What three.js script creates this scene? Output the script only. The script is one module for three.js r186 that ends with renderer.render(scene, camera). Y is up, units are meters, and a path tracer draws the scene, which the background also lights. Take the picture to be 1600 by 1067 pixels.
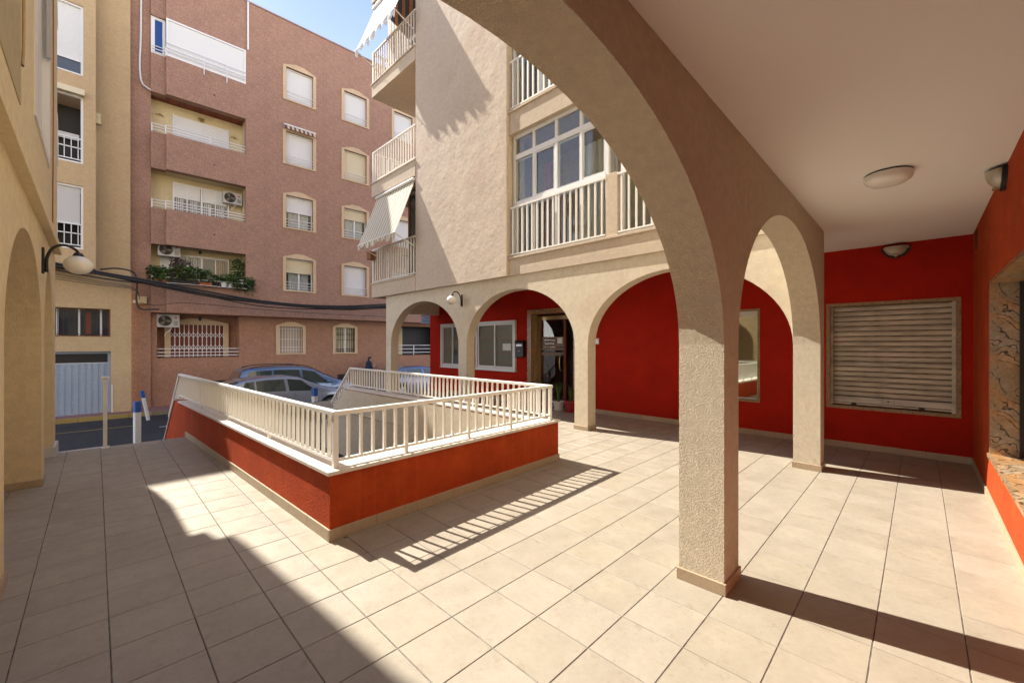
import * as THREE from 'three';
import { mergeGeometries } from 'three/addons/utils/BufferGeometryUtils.js';
import { MarchingCubes } from 'three/addons/objects/MarchingCubes.js';
import { RoundedBoxGeometry } from 'three/addons/geometries/RoundedBoxGeometry.js';

// ------------------------------------------------------------------ camera, sky, sun, exposure
// World: X runs along the near arcade, D = -z runs towards the street, y up, metres.
const scene = new THREE.Scene();
const TH = THREE.MathUtils.degToRad(45.3);
const camera = new THREE.PerspectiveCamera(79.25, 1600 / 1067, 0.05, 600);
camera.position.set(0, 1.5, 0);
camera.lookAt(Math.sin(TH), 1.5, -Math.cos(TH));
camera.setViewOffset(1600, 1067, 0, -4.5, 1600, 1067);      // slight lens shift: horizon a little below the middle

const SUN = new THREE.Vector3(-0.2, 1.1, -1.0).normalize();
function makeSky() {
  const w = 256, h = 128, data = new Float32Array(w * h * 4), d = new THREE.Vector3();
  const zen = [0.066, 0.105, 0.215], hor = [0.98, 0.95, 0.90];
  for (let j = 0; j < h; j++) for (let i = 0; i < w; i++) {
    const el = (j + 0.5) / h * Math.PI - Math.PI / 2, az = (i + 0.5) / w * Math.PI * 2;
    d.set(-Math.cos(el) * Math.cos(az), Math.sin(el), -Math.cos(el) * Math.sin(az));
    const t = Math.pow(1 - Math.max(0, Math.sin(el)), 3.6), c = Math.max(0, d.dot(SUN));
    const k = (j * w + i) * 4, glow = 0.4 * Math.pow(c, 40);
    for (let q = 0; q < 3; q++) data[k + q] = (zen[q] * (1 - t) + hor[q] * t + glow * [1, 0.95, 0.86][q]) * SKY_GAIN;
    data[k + 3] = 1;
  }
  const t = new THREE.DataTexture(data, w, h, THREE.RGBAFormat, THREE.FloatType);
  t.mapping = THREE.EquirectangularReflectionMapping; t.magFilter = t.minFilter = THREE.LinearFilter; t.needsUpdate = true;
  return t;
}
const SKY_GAIN = 1.0;
const sky = makeSky();
scene.background = sky; scene.environment = sky;
const sun = new THREE.DirectionalLight(new THREE.Color(1.0, 0.945, 0.85), 2.0);
sun.position.copy(SUN).multiplyScalar(40).add(new THREE.Vector3(4, 0, -6));
sun.target.position.set(4, 0, -6); scene.add(sun, sun.target);
sun.castShadow = true; sun.shadow.mapSize.set(4096, 4096); sun.shadow.bias = -0.0004; sun.shadow.normalBias = 0.01;
Object.assign(sun.shadow.camera, { left: -22, right: 22, top: 22, bottom: -22, near: 1, far: 90 });
const renderer = new THREE.WebGLRenderer({ antialias: true });
renderer.setSize(1024, 682);
renderer.toneMapping = THREE.LinearToneMapping;
renderer.toneMappingExposure = 5.3;
renderer.shadowMap.enabled = true;

// ------------------------------------------------------------------ helpers
let seed = 12345;
const rnd = () => { seed = (seed * 1664525 + 1013904223) >>> 0; return seed / 4294967296; };
const rr = (a, b) => a + (b - a) * rnd();
const names = {};
function numbered(n) { if (!(n in names)) { names[n] = 0; return n; } names[n]++; return n + '_' + String(names[n]).padStart(3, '0'); }
function muv(geo, off = [0, 0]) {                              // uv in metres, by the main direction of each face
  const g = geo.index ? geo.toNonIndexed() : geo, p = g.attributes.position, n = p.count, uv = new Float32Array(n * 2);
  for (let i = 0; i < n; i += 3) {
    const ax = p.getX(i), ay = p.getY(i), az = p.getZ(i), bx = p.getX(i + 1) - ax, by = p.getY(i + 1) - ay, bz = p.getZ(i + 1) - az,
      cx = p.getX(i + 2) - ax, cy = p.getY(i + 2) - ay, cz = p.getZ(i + 2) - az;
    const nx = Math.abs(by * cz - bz * cy), ny = Math.abs(bz * cx - bx * cz), nz = Math.abs(bx * cy - by * cx);
    for (let k = 0; k < 3; k++) {
      const x = p.getX(i + k), y = p.getY(i + k), z = p.getZ(i + k);
      let u, v; if (ny >= nx && ny >= nz) { u = x; v = -z; } else if (nx >= nz) { u = z; v = y; } else { u = x; v = y; }
      uv[(i + k) * 2] = u + off[0]; uv[(i + k) * 2 + 1] = v + off[1];
    }
  }
  g.setAttribute('uv', new THREE.BufferAttribute(uv, 2)); return g;
}
function mesh(name, geo, mat, parent, keepUV) {
  const m = new THREE.Mesh(keepUV ? geo : muv(geo), mat); m.name = name; m.castShadow = m.receiveShadow = true;
  if (parent) parent.add(m); return m;
}
function tag(o, label, category, group, kind) {
  if (label) o.userData.label = label; if (category) o.userData.category = category;
  if (group) o.userData.group = group; if (kind) o.userData.kind = kind; return o;
}
function thing(name, label, category, [X, y, D] = [0, 0, 0], rotY = 0, group) {
  const g = new THREE.Group(); g.name = numbered(name); g.position.set(X, y, -D); g.rotation.y = rotY; scene.add(g);
  return tag(g, label, category, group);
}
function top(name, geo, mat, label, category, group) { const m = mesh(numbered(name), geo, mat, scene); return tag(m, label, category, group); }
function struct(name, geo, mat) { const m = mesh(numbered(name), geo, mat, scene); m.userData.kind = 'structure'; return m; }
// part given in world coordinates under an unrotated top-level group
function pw(parent, name, geo, mat) { geo.translate(-parent.position.x, -parent.position.y, -parent.position.z); return mesh(name, geo, mat, parent); }
const merge = a => mergeGeometries(a.map(g => { const q = g.index ? g.toNonIndexed() : g; for (const k of Object.keys(q.attributes)) if (!['position', 'normal', 'uv'].includes(k)) q.deleteAttribute(k); return q; }));
const lb = (x0, x1, y0, y1, z0, z1) => new THREE.BoxGeometry(x1 - x0, y1 - y0, z1 - z0).translate((x0 + x1) / 2, (y0 + y1) / 2, (z0 + z1) / 2);
const wb = (X0, X1, y0, y1, D0, D1) => lb(X0, X1, y0, y1, -D1, -D0);
const rb = (x0, x1, y0, y1, z0, z1, r = 0.008, s = 1) => new RoundedBoxGeometry(x1 - x0, y1 - y0, z1 - z0, s, r).translate((x0 + x1) / 2, (y0 + y1) / 2, (z0 + z1) / 2);
const wrb = (X0, X1, y0, y1, D0, D1, r, s) => rb(X0, X1, y0, y1, -D1, -D0, r, s);
function shp(pts, holes = []) {
  const s = new THREE.Shape(pts.map(p => new THREE.Vector2(p[0], p[1])));
  for (const h of holes) s.holes.push(new THREE.Path(h.map(p => new THREE.Vector2(p[0], p[1])))); return s;
}
const rect = (a, b, c, d) => [[a, c], [b, c], [b, d], [a, d]];
const ex = (s, depth, o = {}) => new THREE.ExtrudeGeometry(s, { depth, bevelEnabled: false, curveSegments: 24, ...o });
const exX = (s, X0, t) => ex(s, t).rotateY(Math.PI / 2).translate(X0, 0, 0);        // shape in (D, y), thickness along +X
const exD = (s, D1, t) => ex(s, t).translate(0, 0, -D1);                             // shape in (X, y), occupies D1-t .. D1
function bar(a, b, w, d, up = new THREE.Vector3(0, 1, 0)) {                           // rectangular bar between two points
  const A = new THREE.Vector3(...a), B = new THREE.Vector3(...b), L = A.distanceTo(B);
  const g = new THREE.BoxGeometry(w, d, L), m = new THREE.Matrix4().lookAt(A, B, up); m.setPosition(A.clone().add(B).multiplyScalar(0.5));
  return g.applyMatrix4(m);
}
function tube(pts, r, seg = 24, rad = 8) { return new THREE.TubeGeometry(new THREE.CatmullRomCurve3(pts.map(p => new THREE.Vector3(...p))), seg, r, rad); }
const lathe = (pts, seg = 24) => new THREE.LatheGeometry(pts.map(p => new THREE.Vector2(p[0], p[1])), seg);

// ------------------------------------------------------------------ textures
function lattice(n, sd) { let s = sd >>> 0; const a = new Float32Array(n * n); for (let i = 0; i < a.length; i++) { s = (s * 1664525 + 1013904223) >>> 0; a[i] = s / 4294967296; } return a; }
function fbm(N, base, oct, sd, gain = 0.5) {                     // tileable value noise, 0..1
  const out = new Float32Array(N * N); let amp = 1, tot = 0, f = base;
  for (let o = 0; o < oct; o++, f *= 2, amp *= gain) {
    const L = lattice(f, sd + o * 977); tot += amp;
    for (let y = 0; y < N; y++) { const v = y / N * f, y0 = Math.floor(v) % f, y1 = (y0 + 1) % f; let ty = v - Math.floor(v); ty = ty * ty * (3 - 2 * ty);
      for (let x = 0; x < N; x++) { const u = x / N * f, x0 = Math.floor(u) % f, x1 = (x0 + 1) % f; let tx = u - Math.floor(u); tx = tx * tx * (3 - 2 * tx);
        const a = L[y0 * f + x0] * (1 - tx) + L[y0 * f + x1] * tx, b = L[y1 * f + x0] * (1 - tx) + L[y1 * f + x1] * tx;
        out[y * N + x] += amp * (a * (1 - ty) + b * ty); } }
  }
  for (let i = 0; i < out.length; i++) out[i] /= tot; return out;
}
function tex(N, fn, size, srgb) {                                // fn(i, x, y) -> [r, g, b] 0..1 ; size = metres per repeat
  const d = new Uint8Array(N * N * 4);
  for (let y = 0; y < N; y++) for (let x = 0; x < N; x++) { const i = y * N + x, c = fn(i, x, y);
    for (let q = 0; q < 3; q++) d[i * 4 + q] = Math.max(0, Math.min(255, c[q] * 255)); d[i * 4 + 3] = 255; }
  const t = new THREE.DataTexture(d, N, N); t.wrapS = t.wrapT = THREE.RepeatWrapping; t.magFilter = THREE.LinearFilter; t.minFilter = THREE.LinearMipmapLinearFilter; t.generateMipmaps = true;
  if (srgb) t.colorSpace = THREE.SRGBColorSpace; const s = Array.isArray(size) ? size : [size, size]; t.repeat.set(1 / s[0], 1 / s[1]); t.needsUpdate = true; return t;
}
const sm = (a, b, x) => { x = Math.max(0, Math.min(1, (x - a) / (b - a))); return x * x * (3 - 2 * x); };
const N1 = fbm(512, 4, 7, 11), N2 = fbm(512, 8, 6, 29), N3 = fbm(512, 64, 3, 51), N4 = fbm(512, 32, 4, 77, 0.6), N5 = fbm(512, 3, 5, 93);
const g3 = v => [v, v, v];
const T = {};
T.mottle = tex(512, i => g3(0.95 + 0.06 * (N1[i] - 0.5) + 0.08 * (N3[i] - 0.5)), 2.3, true);
T.weather = tex(512, (i) => { const s = sm(0.56, 0.76, N5[i]) * 0.05; const g = 0.95 + 0.06 * (N1[i] - 0.5) + 0.09 * (N3[i] - 0.5); return [g - s * 0.6, g - s, g - s * 1.25]; }, 3.1, true);
T.paint = tex(512, (i) => { const f = sm(0.55, 0.8, N1[i]); const g = 0.90 + 0.13 * (N2[i] - 0.5) + 0.06 * (N3[i] - 0.5); return [g + 0.05 * f, g + 0.16 * f * 0.6 - 0.02, g + 0.12 * f * 0.5 - 0.02]; }, 1.9, true);
T.streaky = tex(512, (i, x, y) => { const col = N4[(200 * 512 + x)], run = sm(0.60, 0.70, col) * sm(0.40, 0.62, N2[((y >> 2) % 512) * 512 + x]), f = sm(0.52, 0.74, N1[i]); const g = 0.88 + 0.16 * (N2[i] - 0.5) + 0.08 * (N3[i] - 0.5); return [g + 0.05 * f + 0.02 * run, g + 0.12 * f + 0.06 * run - 0.02, g + 0.08 * f + 0.08 * run - 0.02]; }, [1.7, 1.3], true);
T.speckle = tex(512, i => { const s = N3[i] - 0.5, m = N2[i] - 0.5; return [0.86 + 0.34 * s + 0.10 * m, 0.86 + 0.36 * s + 0.10 * m, 0.86 + 0.36 * s + 0.08 * m]; }, 1.2, true);
T.grain = tex(512, i => g3(N3[i]), 0.55);
T.roughcast = tex(512, i => { const a = Math.abs(N4[i] - 0.5) * 2; return g3(1 - sm(0.0, 0.42, a) * (0.6 + 0.4 * N3[i])); }, 0.34);
T.roughcast.repeat.set(1 / 0.26, 1 / 0.30);
T.trowel = tex(512, i => g3(0.75 * N2[i] + 0.25 * N4[i]), 1.7);
T.tile = tex(512, i => { const s = 0.07 * (N2[i] - 0.5) + 0.06 * (N3[i] - 0.5); const d = sm(0.60, 0.78, N1[i]) * 0.05 + sm(0.70, 0.76, N4[i]) * 0.05; return [0.95 + s - d * 0.7, 0.95 + s - d, 0.95 + s - d * 1.2]; }, 1.1, true);
T.tileRough = tex(512, i => g3(0.52 + 0.35 * (N2[i] - 0.5) + 0.12 * (N3[i] - 0.5)), 0.7);
T.asphalt = tex(512, i => { const v = 0.78 + 0.5 * (N3[i] - 0.5) + 0.25 * (N1[i] - 0.5); return g3(v); }, 2.6, true);
T.granite = tex(512, (i, x, y) => {
  const t = (x * 2 + y * 5) / 512 * Math.PI * 2 + (N5[i] - 0.5) * 26 + (N1[i] - 0.5) * 9, v = 1 - Math.abs(Math.sin(t * 1.0)), k = N3[i];
  const dark = sm(0.62, 0.95, v) * sm(0.36, 0.56, N2[i]), warm = 0.5 + 0.5 * Math.sin(t * 0.5 + 1), pale = sm(0.5, 0.72, N2[i]);
  const c = [0.68 + 0.10 * warm + 0.06 * pale, 0.60 + 0.0 * warm + 0.09 * pale, 0.50 - 0.09 * warm + 0.12 * pale].map(q => q + 0.20 * (k - 0.5)); return c.map(q => q * (1 - 0.72 * dark) + 0.02);
}, 0.9, true);
T.stone = tex(512, i => { const s = 0.5 * (N3[i] - 0.5) + 0.2 * (N2[i] - 0.5); return [0.78 + s, 0.70 + s, 0.58 + s]; }, 0.5, true);
T.stripe = tex(256, (i, x) => { const b = Math.floor(x / 256 * 4) % 2; return b ? [0.97, 0.95, 0.90] : [0.80, 0.76, 0.68]; }, 0.40, true);
T.metalScratch = tex(512, (i, x, y) => { const v = 0.80 + 0.30 * (N1[y * 512 + ((x >> 4) % 512)] - 0.5) + 0.24 * (N2[i] - 0.5); return [v, v * 0.97, v * 0.92]; }, [1.3, 0.5], true);
T.pavers = tex(512, (i, x, y) => { const row = Math.floor(y / 32), xx = (x + (row % 2) * 32) % 512; const j = (xx % 64 < 3 || y % 32 < 3) ? 0.72 : 1; const v = (0.9 + 0.2 * (N3[i] - 0.5)) * j; return g3(v); }, 1.6, true);
T.wood = tex(512, (i, x, y) => { const v = 0.8 + 0.35 * (N2[((y >> 4) % 512) * 512 + x] - 0.5); return [v, v * 0.95, v * 0.9]; }, 0.5, true);

function M(c, o = {}) { const m = new (o.phys ? THREE.MeshPhysicalMaterial : THREE.MeshStandardMaterial)({ roughness: 0.85 }); m.color.setRGB(...c); const { phys, ...r } = o; for (const k in r) m[k] = r[k]; return m; }
const mat = {
  cream: M([0.80, 0.695, 0.51], { map: T.mottle, bumpMap: T.roughcast, bumpScale: 0.006, roughness: 0.9 }),
  creamFine: M([0.74, 0.64, 0.475], { map: T.weather, bumpMap: T.grain, bumpScale: 0.002, roughness: 0.9 }),
  beige: M([0.66, 0.535, 0.405], { map: T.weather, bumpMap: T.trowel, bumpScale: 0.013, roughness: 0.92 }),
  beigeEdge: M([0.66, 0.535, 0.395], { map: T.weather, bumpMap: T.grain, bumpScale: 0.003, roughness: 0.92 }),
  yellow: M([0.80, 0.65, 0.39], { map: T.weather, bumpMap: T.grain, bumpScale: 0.003, roughness: 0.92 }),
  red: M([0.50, 0.018, 0.004], { phys: true, specularIntensity: 0.35, map: T.paint, bumpMap: T.grain, bumpScale: 0.0015, roughness: 0.8 }),
  terracotta: M([0.56, 0.078, 0.014], { phys: true, specularIntensity: 0.4, map: T.streaky, bumpMap: T.grain, bumpScale: 0.0045, roughness: 0.85 }),
  ceiling: M([0.80, 0.77, 0.73], { bumpMap: T.grain, bumpScale: 0.001, roughness: 0.9 }),
  grout: M([0.25, 0.215, 0.18], { map: T.asphalt, roughness: 0.95 }),
  skirt: M([0.47, 0.36, 0.235], { map: T.tile, roughness: 0.5 }),
  coping: M([0.78, 0.70, 0.60], { map: T.weather, roughness: 0.6 }),
  rail: M([0.84, 0.81, 0.74], { roughness: 0.42 }),
  white: M([0.74, 0.73, 0.71], { roughness: 0.45 }),
  whiteFrame: M([0.66, 0.66, 0.64], { roughness: 0.4 }),
  shutterWhite: M([0.70, 0.69, 0.66], { roughness: 0.55 }),
  shutterCream: M([0.66, 0.57, 0.38], { roughness: 0.55 }),
  pink: M([0.48, 0.275, 0.19], { map: T.speckle, bumpMap: T.grain, bumpScale: 0.006, roughness: 0.95 }),
  pinkLow: M([0.47, 0.245, 0.15], { map: T.speckle, bumpMap: T.grain, bumpScale: 0.004, roughness: 0.95 }),
  trim: M([0.64, 0.47, 0.29], { map: T.weather, roughness: 0.85 }),
  loggia: M([0.70, 0.58, 0.34], { map: T.weather, roughness: 0.9 }),
  tan: M([0.55, 0.39, 0.21], { map: T.weather, bumpMap: T.grain, bumpScale: 0.003, roughness: 0.92 }),
  woodRed: M([0.30, 0.07, 0.03], { map: T.wood, roughness: 0.6 }),
  wood: M([0.42, 0.20, 0.07], { map: T.wood, roughness: 0.55 }),
  orange: M([0.62, 0.22, 0.03], { map: T.wood, roughness: 0.6 }),
  dark: M([0.02, 0.018, 0.017], { roughness: 0.6 }),
  black: M([0.012, 0.012, 0.013], { roughness: 0.4 }),
  cable: M([0.022, 0.02, 0.02], { roughness: 0.55 }),
  glassDark: M([0.035, 0.04, 0.045], { phys: true, roughness: 0.06, ior: 1.5, specularIntensity: 1, clearcoat: 1, clearcoatRoughness: 0.03 }),
  mirrorGlass: M([0.55, 0.60, 0.56], { metalness: 1, roughness: 0.03 }),
  pane: M([0.9, 0.93, 0.92], { phys: true, roughness: 0.02, transmission: 1, thickness: 0, ior: 1.5 }),
  frosted: M([0.075, 0.075, 0.07], { phys: true, roughness: 0.3, clearcoat: 0.6, clearcoatRoughness: 0.1 }),
  curtain: M([0.70, 0.68, 0.64], { phys: true, roughness: 0.95, transmission: 0.3, thickness: 0 }),
  curtainTan: M([0.52, 0.40, 0.27], { roughness: 0.95 }),
  galv: M([0.80, 0.73, 0.62], { map: T.metalScratch, metalness: 0.25, roughness: 0.42 }),
  galvBar: M([0.78, 0.72, 0.64], { map: T.metalScratch, metalness: 0.25, roughness: 0.35 }),
  garage: M([0.30, 0.36, 0.43], { map: T.mottle, roughness: 0.5 }),
  granite: M([0.66, 0.60, 0.53], { map: T.granite, roughness: 0.28 }),
  stone: M([0.50, 0.40, 0.29], { map: T.stone, roughness: 0.5 }),
  marble: M([0.66, 0.65, 0.63], { map: T.mottle, roughness: 0.5 }),
  brass: M([0.52, 0.40, 0.20], { metalness: 0.85, roughness: 0.28 }),
  opal: M([0.80, 0.77, 0.70], { phys: true, roughness: 0.3, clearcoat: 0.5, clearcoatRoughness: 0.15 }),
  smoked: M([0.45, 0.40, 0.32], { phys: true, roughness: 0.22, clearcoat: 0.6 }),
  awning: M([0.78, 0.75, 0.68], { phys: true, map: T.stripe, roughness: 0.95, transmission: 0.18, thickness: 0 }),
  awningPlain: M([0.80, 0.79, 0.73], { phys: true, map: T.mottle, roughness: 0.95, transmission: 0.18, thickness: 0 }),
  road: M([0.042, 0.042, 0.046], { map: T.asphalt, bumpMap: T.grain, bumpScale: 0.006, roughness: 0.95 }),
  pavers: M([0.34, 0.16, 0.14], { map: T.pavers, roughness: 0.9 }),
  kerb: M([0.36, 0.34, 0.31], { map: T.stone, roughness: 0.9 }),
  yellowPaint: M([0.34, 0.23, 0.06], { map: T.weather, roughness: 0.8 }),
  linePaint: M([0.62, 0.62, 0.60], { map: T.weather, roughness: 0.8 }),
  ground: M([0.20, 0.17, 0.14], { map: T.asphalt, roughness: 1 }),
  concrete: M([0.24, 0.195, 0.155], { map: T.asphalt, bumpMap: T.grain, bumpScale: 0.003, roughness: 0.92 }),
  blue: M([0.015, 0.085, 0.32], { roughness: 0.5 }),
  bollard: M([0.70, 0.69, 0.66], { map: T.weather, roughness: 0.6 }),
  steel: M([0.5, 0.5, 0.5], { metalness: 0.9, roughness: 0.35 }),
  terracottaPot: M([0.42, 0.14, 0.06], { map: T.mottle, roughness: 0.85 }),
  leafA: M([0.06, 0.135, 0.025], { phys: true, roughness: 0.75, transmission: 0.15, thickness: 0 }),
  leafB: M([0.12, 0.20, 0.04], { phys: true, roughness: 0.75, transmission: 0.15, thickness: 0 }),
  leafC: M([0.085, 0.035, 0.045], { roughness: 0.75 }),
};
const tileMats = [[0.365, 0.315, 0.240], [0.376, 0.325, 0.250], [0.356, 0.305, 0.232], [0.368, 0.315, 0.236], [0.383, 0.332, 0.256]].map(c => M(c, { map: T.tile, roughnessMap: T.tileRough, roughness: 1.0 }));

// ------------------------------------------------------------------ setting: ground, street, plaza floor
const RA = THREE.MathUtils.degToRad(2.4), RC = [1.254, 3.194];                  // the ramp stands a little askew to the tiles
const ramp2w = (l, w) => [RC[0] + l * Math.cos(RA) - w * Math.sin(RA), RC[1] + l * Math.sin(RA) + w * Math.cos(RA)];
const w2ramp = ([X, D]) => { const x = X - RC[0], d = D - RC[1]; return [x * Math.cos(RA) + d * Math.sin(RA), -x * Math.sin(RA) + d * Math.cos(RA)]; };
function clipHalf(p, a, b, c) {                                               // keep a*l + b*w <= c
  const o = []; for (let i = 0; i < p.length; i++) { const q = p[i], r = p[(i + 1) % p.length], fq = a * q[0] + b * q[1] - c, fr = a * r[0] + b * r[1] - c; if (fq <= 0) o.push(q); if ((fq < 0) !== (fr < 0)) { const t = fq / (fq - fr); o.push([q[0] + (r[0] - q[0]) * t, q[1] + (r[1] - q[1]) * t]); } } return o;
}
const SY = -1.0;                                                                // street level
const flat = (x0, x1, d0, d1, y) => new THREE.PlaneGeometry(x1 - x0, d1 - d0).rotateX(-Math.PI / 2).translate((x0 + x1) / 2, y, -(d0 + d1) / 2);
struct('ground', flat(-300, 300, -300, 300, SY - 0.06), mat.ground);
struct('road', flat(-60, 80, 8.0, 19.2, SY), mat.road);
const walk = struct('pavement', wb(-40, 60, SY - 0.05, SY + 0.13, 19.36, 20.9), mat.pavers);
for (let k = 0; k < 46; k++) {
  const x = -4 + k * 0.6; const yl = (x < 1.2 && x > -2.6);
  mesh('kerb_stone', rb(x + 0.004, x + 0.596, SY - 0.05, SY + 0.135, -19.36, -19.2, 0.012).translate(0, 0, 0), yl ? mat.yellowPaint : mat.kerb, walk);
}
const roadLines = struct('road_marking', flat(-2.6, 1.0, 17.1, 17.2, SY + 0.004), mat.yellowPaint);
mesh('parking_line', flat(1.35, 2.6, 16.3, 16.4, SY + 0.004), mat.linePaint, roadLines);

const T0 = 0.333, OX = 2.381, OD = 1.166;
const slabPts = [[-3.2, -0.7], [7.95, -0.7], [7.95, 11.3], ramp2w(3.12, 8.0), ramp2w(2.86, 0.1), ramp2w(0.1, 0.1), ramp2w(0.1, 5.25), [-3.2, 8.49]];
const slabShape = shp(slabPts);
const floorMesh = struct('plaza_floor', new THREE.ExtrudeGeometry(slabShape, { depth: 1.05, bevelEnabled: false }).rotateX(-Math.PI / 2).translate(0, -1.0533, 0), mat.grout);
function tileGeo(w, d, off) {                                                   // a tile with an eased upper edge
  const b = 0.0022, t = 0.0066, x = w / 2, z = d / 2, v = [], tri = (...p) => p.forEach(q => v.push(...q));
  const quad = (a, b2, c, e) => { tri(a, b2, c); tri(a, c, e); };
  const o = [[-x, -b, z], [x, -b, z], [x, -b, -z], [-x, -b, -z]], i = [[-x + b, 0, z - b], [x - b, 0, z - b], [x - b, 0, -z + b], [-x + b, 0, -z + b]], l = o.map(p => [p[0], -t, p[2]]);
  quad(...i); for (let k = 0; k < 4; k++) { const n = (k + 1) % 4; quad(o[k], o[n], i[n], i[k]); quad(l[k], l[n], o[n], o[k]); }
  const g = new THREE.BufferGeometry(); g.setAttribute('position', new THREE.Float32BufferAttribute(v, 3)); g.computeVertexNormals(); return muv(g, off);
}
function inPoly(p, x, y) { let c = false; for (let i = 0, j = p.length - 1; i < p.length; j = i++) if ((p[i][1] > y) !== (p[j][1] > y) && x < (p[j][0] - p[i][0]) * (y - p[i][1]) / (p[j][1] - p[i][1]) + p[i][0]) c = !c; return c; }
{
  const vA = [], vB = [];
  for (let k = 0; k < 8; k++) { const off = [rnd() * 5, rnd() * 5]; vA.push(tileGeo(T0 - 0.0050, T0 - 0.0041, off)); vB.push(tileGeo(T0 - 0.0041, T0 - 0.0050, off)); }
  const list = [];
  camera.updateMatrixWorld(); camera.updateProjectionMatrix();
  for (let i = -14; i < 16; i++) for (let j = -5; j < 31; j++) {
    const X = OX + (i + 0.5) * T0, D = OD + (j + 0.5) * T0;
    if (X < -2.2 || X > 7.7 || D > 11.25) continue;
    const h = T0 / 2, cs = [[X - h, D - h], [X + h, D - h], [X + h, D + h], [X - h, D + h]], loc = cs.map(w2ramp);
    const inRamp = loc.map(([l, w]) => l > 0.1 && l < 2.85 && w > 0.1);
    let pieces = null;
    if (inRamp.every(v => v)) continue;
    if (D > 8.49 && X < 2.5) continue;
    if (inRamp.some(v => v)) pieces = [[1, 0, 0.1], [0, 1, 0.1], [-1, 0, -2.85]].map(([a, b, c]) => clipHalf(loc, a, b, c)).filter(q => q.length > 2);
    if (pieces) { pieces = pieces.slice(0, 1); }
    const p = new THREE.Vector3(X, 0, -D).project(camera), inView = p.z < 1 && Math.abs(p.x) < 1.12 && Math.abs(p.y) < 1.15;
    list.push({ X, D, inView, pieces, d: Math.hypot(X, D, 1.5) });
  }
  list.sort((a, b) => (b.inView - a.inView) || a.d - b.d);
  const rest = [];
  list.forEach((t, n) => {
    const g = (t.D < 1.2 ? vB : vA)[Math.floor(rnd() * 8)], flip = Math.floor(rnd() * 2), lift = rr(-0.0006, 0.0006);
    if (t.pieces) {
      const poly = t.pieces[0].map(([l, w]) => ramp2w(l, w)).map(([x, d]) => [t.X + (x - t.X) * 0.988, t.D + (d - t.D) * 0.988]);
      const cg = new THREE.ExtrudeGeometry(shp(poly), { depth: 0.0066, bevelEnabled: false }).rotateX(-Math.PI / 2).translate(0, -0.0066, 0);
      mesh('cut_tile', cg, tileMats[n % 5], floorMesh); return;
    }
    if (n < 300 && t.inView) {
      const m = new THREE.Mesh(g, tileMats[Math.floor(rnd() * 5)]); m.name = n ? 'floor_tile_' + String(n).padStart(3, '0') : 'floor_tile'; m.castShadow = m.receiveShadow = true;
      m.position.set(t.X, lift, -t.D); m.rotation.set(rr(-0.0012, 0.0012), flip * Math.PI, rr(-0.0012, 0.0012)); floorMesh.add(m);
    } else rest.push(g.clone().rotateY(flip * Math.PI).translate(t.X, lift, -t.D));
  });
  const r = mesh('floor_tiles', merge(rest), tileMats[0], floorMesh, true); r.userData.kind = 'stuff';
}
for (let k = 0; k < 3; k++) mesh('step_edge', rb(-1.5 + k * 0.55, -0.955 + k * 0.55, -0.17, -0.012, -8.63, -8.495, 0.006), mat.marble, floorMesh);
const steps = struct('steps', merge([0, 1, 2, 3, 4].map(k => wb(-3, 1.0 - 0.1, SY - 0.03, -0.17 - k * 0.165, 8.5 + k * 0.3, 8.8 + k * 0.3))), mat.kerb);

// ------------------------------------------------------------------ arches
function archLine(x0, x1, spring, rise, n = 36) {          // from (x0, spring) over to (x1, spring)
  const c = (x0 + x1) / 2, a = (x1 - x0) / 2, p = [];
  for (let k = 0; k <= n; k++) { const t = Math.PI * (1 - k / n); p.push([c + a * Math.cos(t), spring + rise * Math.sin(t)]); } return p;
}
// ------------------------------------------------------------------ near gallery: cream arcade, ceiling, storeys above
const gal = thing('gallery_building', 'cream roughcast arcade with wide arches in front of the tiled gallery', 'building', [2.78, 0, 0.96]);
pw(gal, 'arcade_wall', exD(shp([[-0.9, -0.02], [-0.56, -0.02], ...archLine(-0.56, 2.64, 1.5, 1.125), [2.64, -0.02], [2.915, -0.02], ...archLine(2.915, 6.0, 1.5, 1.125), [6.0, -0.02], [6.26, -0.02], [6.26, 2.875], [-0.9, 2.875]]), 1.10, 0.27), mat.cream);
function plinth(par, X0, X1, D0, D1, h = 0.072) {          // four skirting pieces with a small eased top round a column
  const t = 0.013;
  for (const g of [wrb(X0 - t, X1 + t, 0.0, h, D0 - t, D0 + 0.002, 0.004), wrb(X0 - t, X1 + t, 0.0, h, D1 - 0.002, D1 + t, 0.004), wrb(X0 - t, X0 + 0.002, 0.0, h + 0.001, D0 - 0.001, D1 + 0.001, 0.004), wrb(X1 - 0.002, X1 + t, 0.0, h + 0.001, D0 - 0.001, D1 + 0.001, 0.004)])
    pw(par, 'skirting_tile', g, mat.skirt);
}
plinth(gal, 2.64, 2.915, 0.83, 1.10); plinth(gal, 6.0, 6.26, 0.83, 1.10);
pw(gal, 'upper_wall', wb(-0.9, 5.9, 3.25, 13.5, 0.2, 1.06), mat.cream);
pw(gal, 'upper_storeys', wb(-3.4, 8.0, 3.2, 13.5, -6, 0.19), mat.beigeEdge);
struct('ceiling', exCeil(), mat.ceiling);
function exCeil() { return new THREE.ExtrudeGeometry(shp([[-3.3, -0.7], [7.9, -0.7], [7.9, 11.1], [6.02, 11.1], [6.02, 1.08], [-3.3, 1.08]]), { depth: 0.3, bevelEnabled: false }).rotateX(-Math.PI / 2).translate(0, 2.876, 0); }

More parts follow.
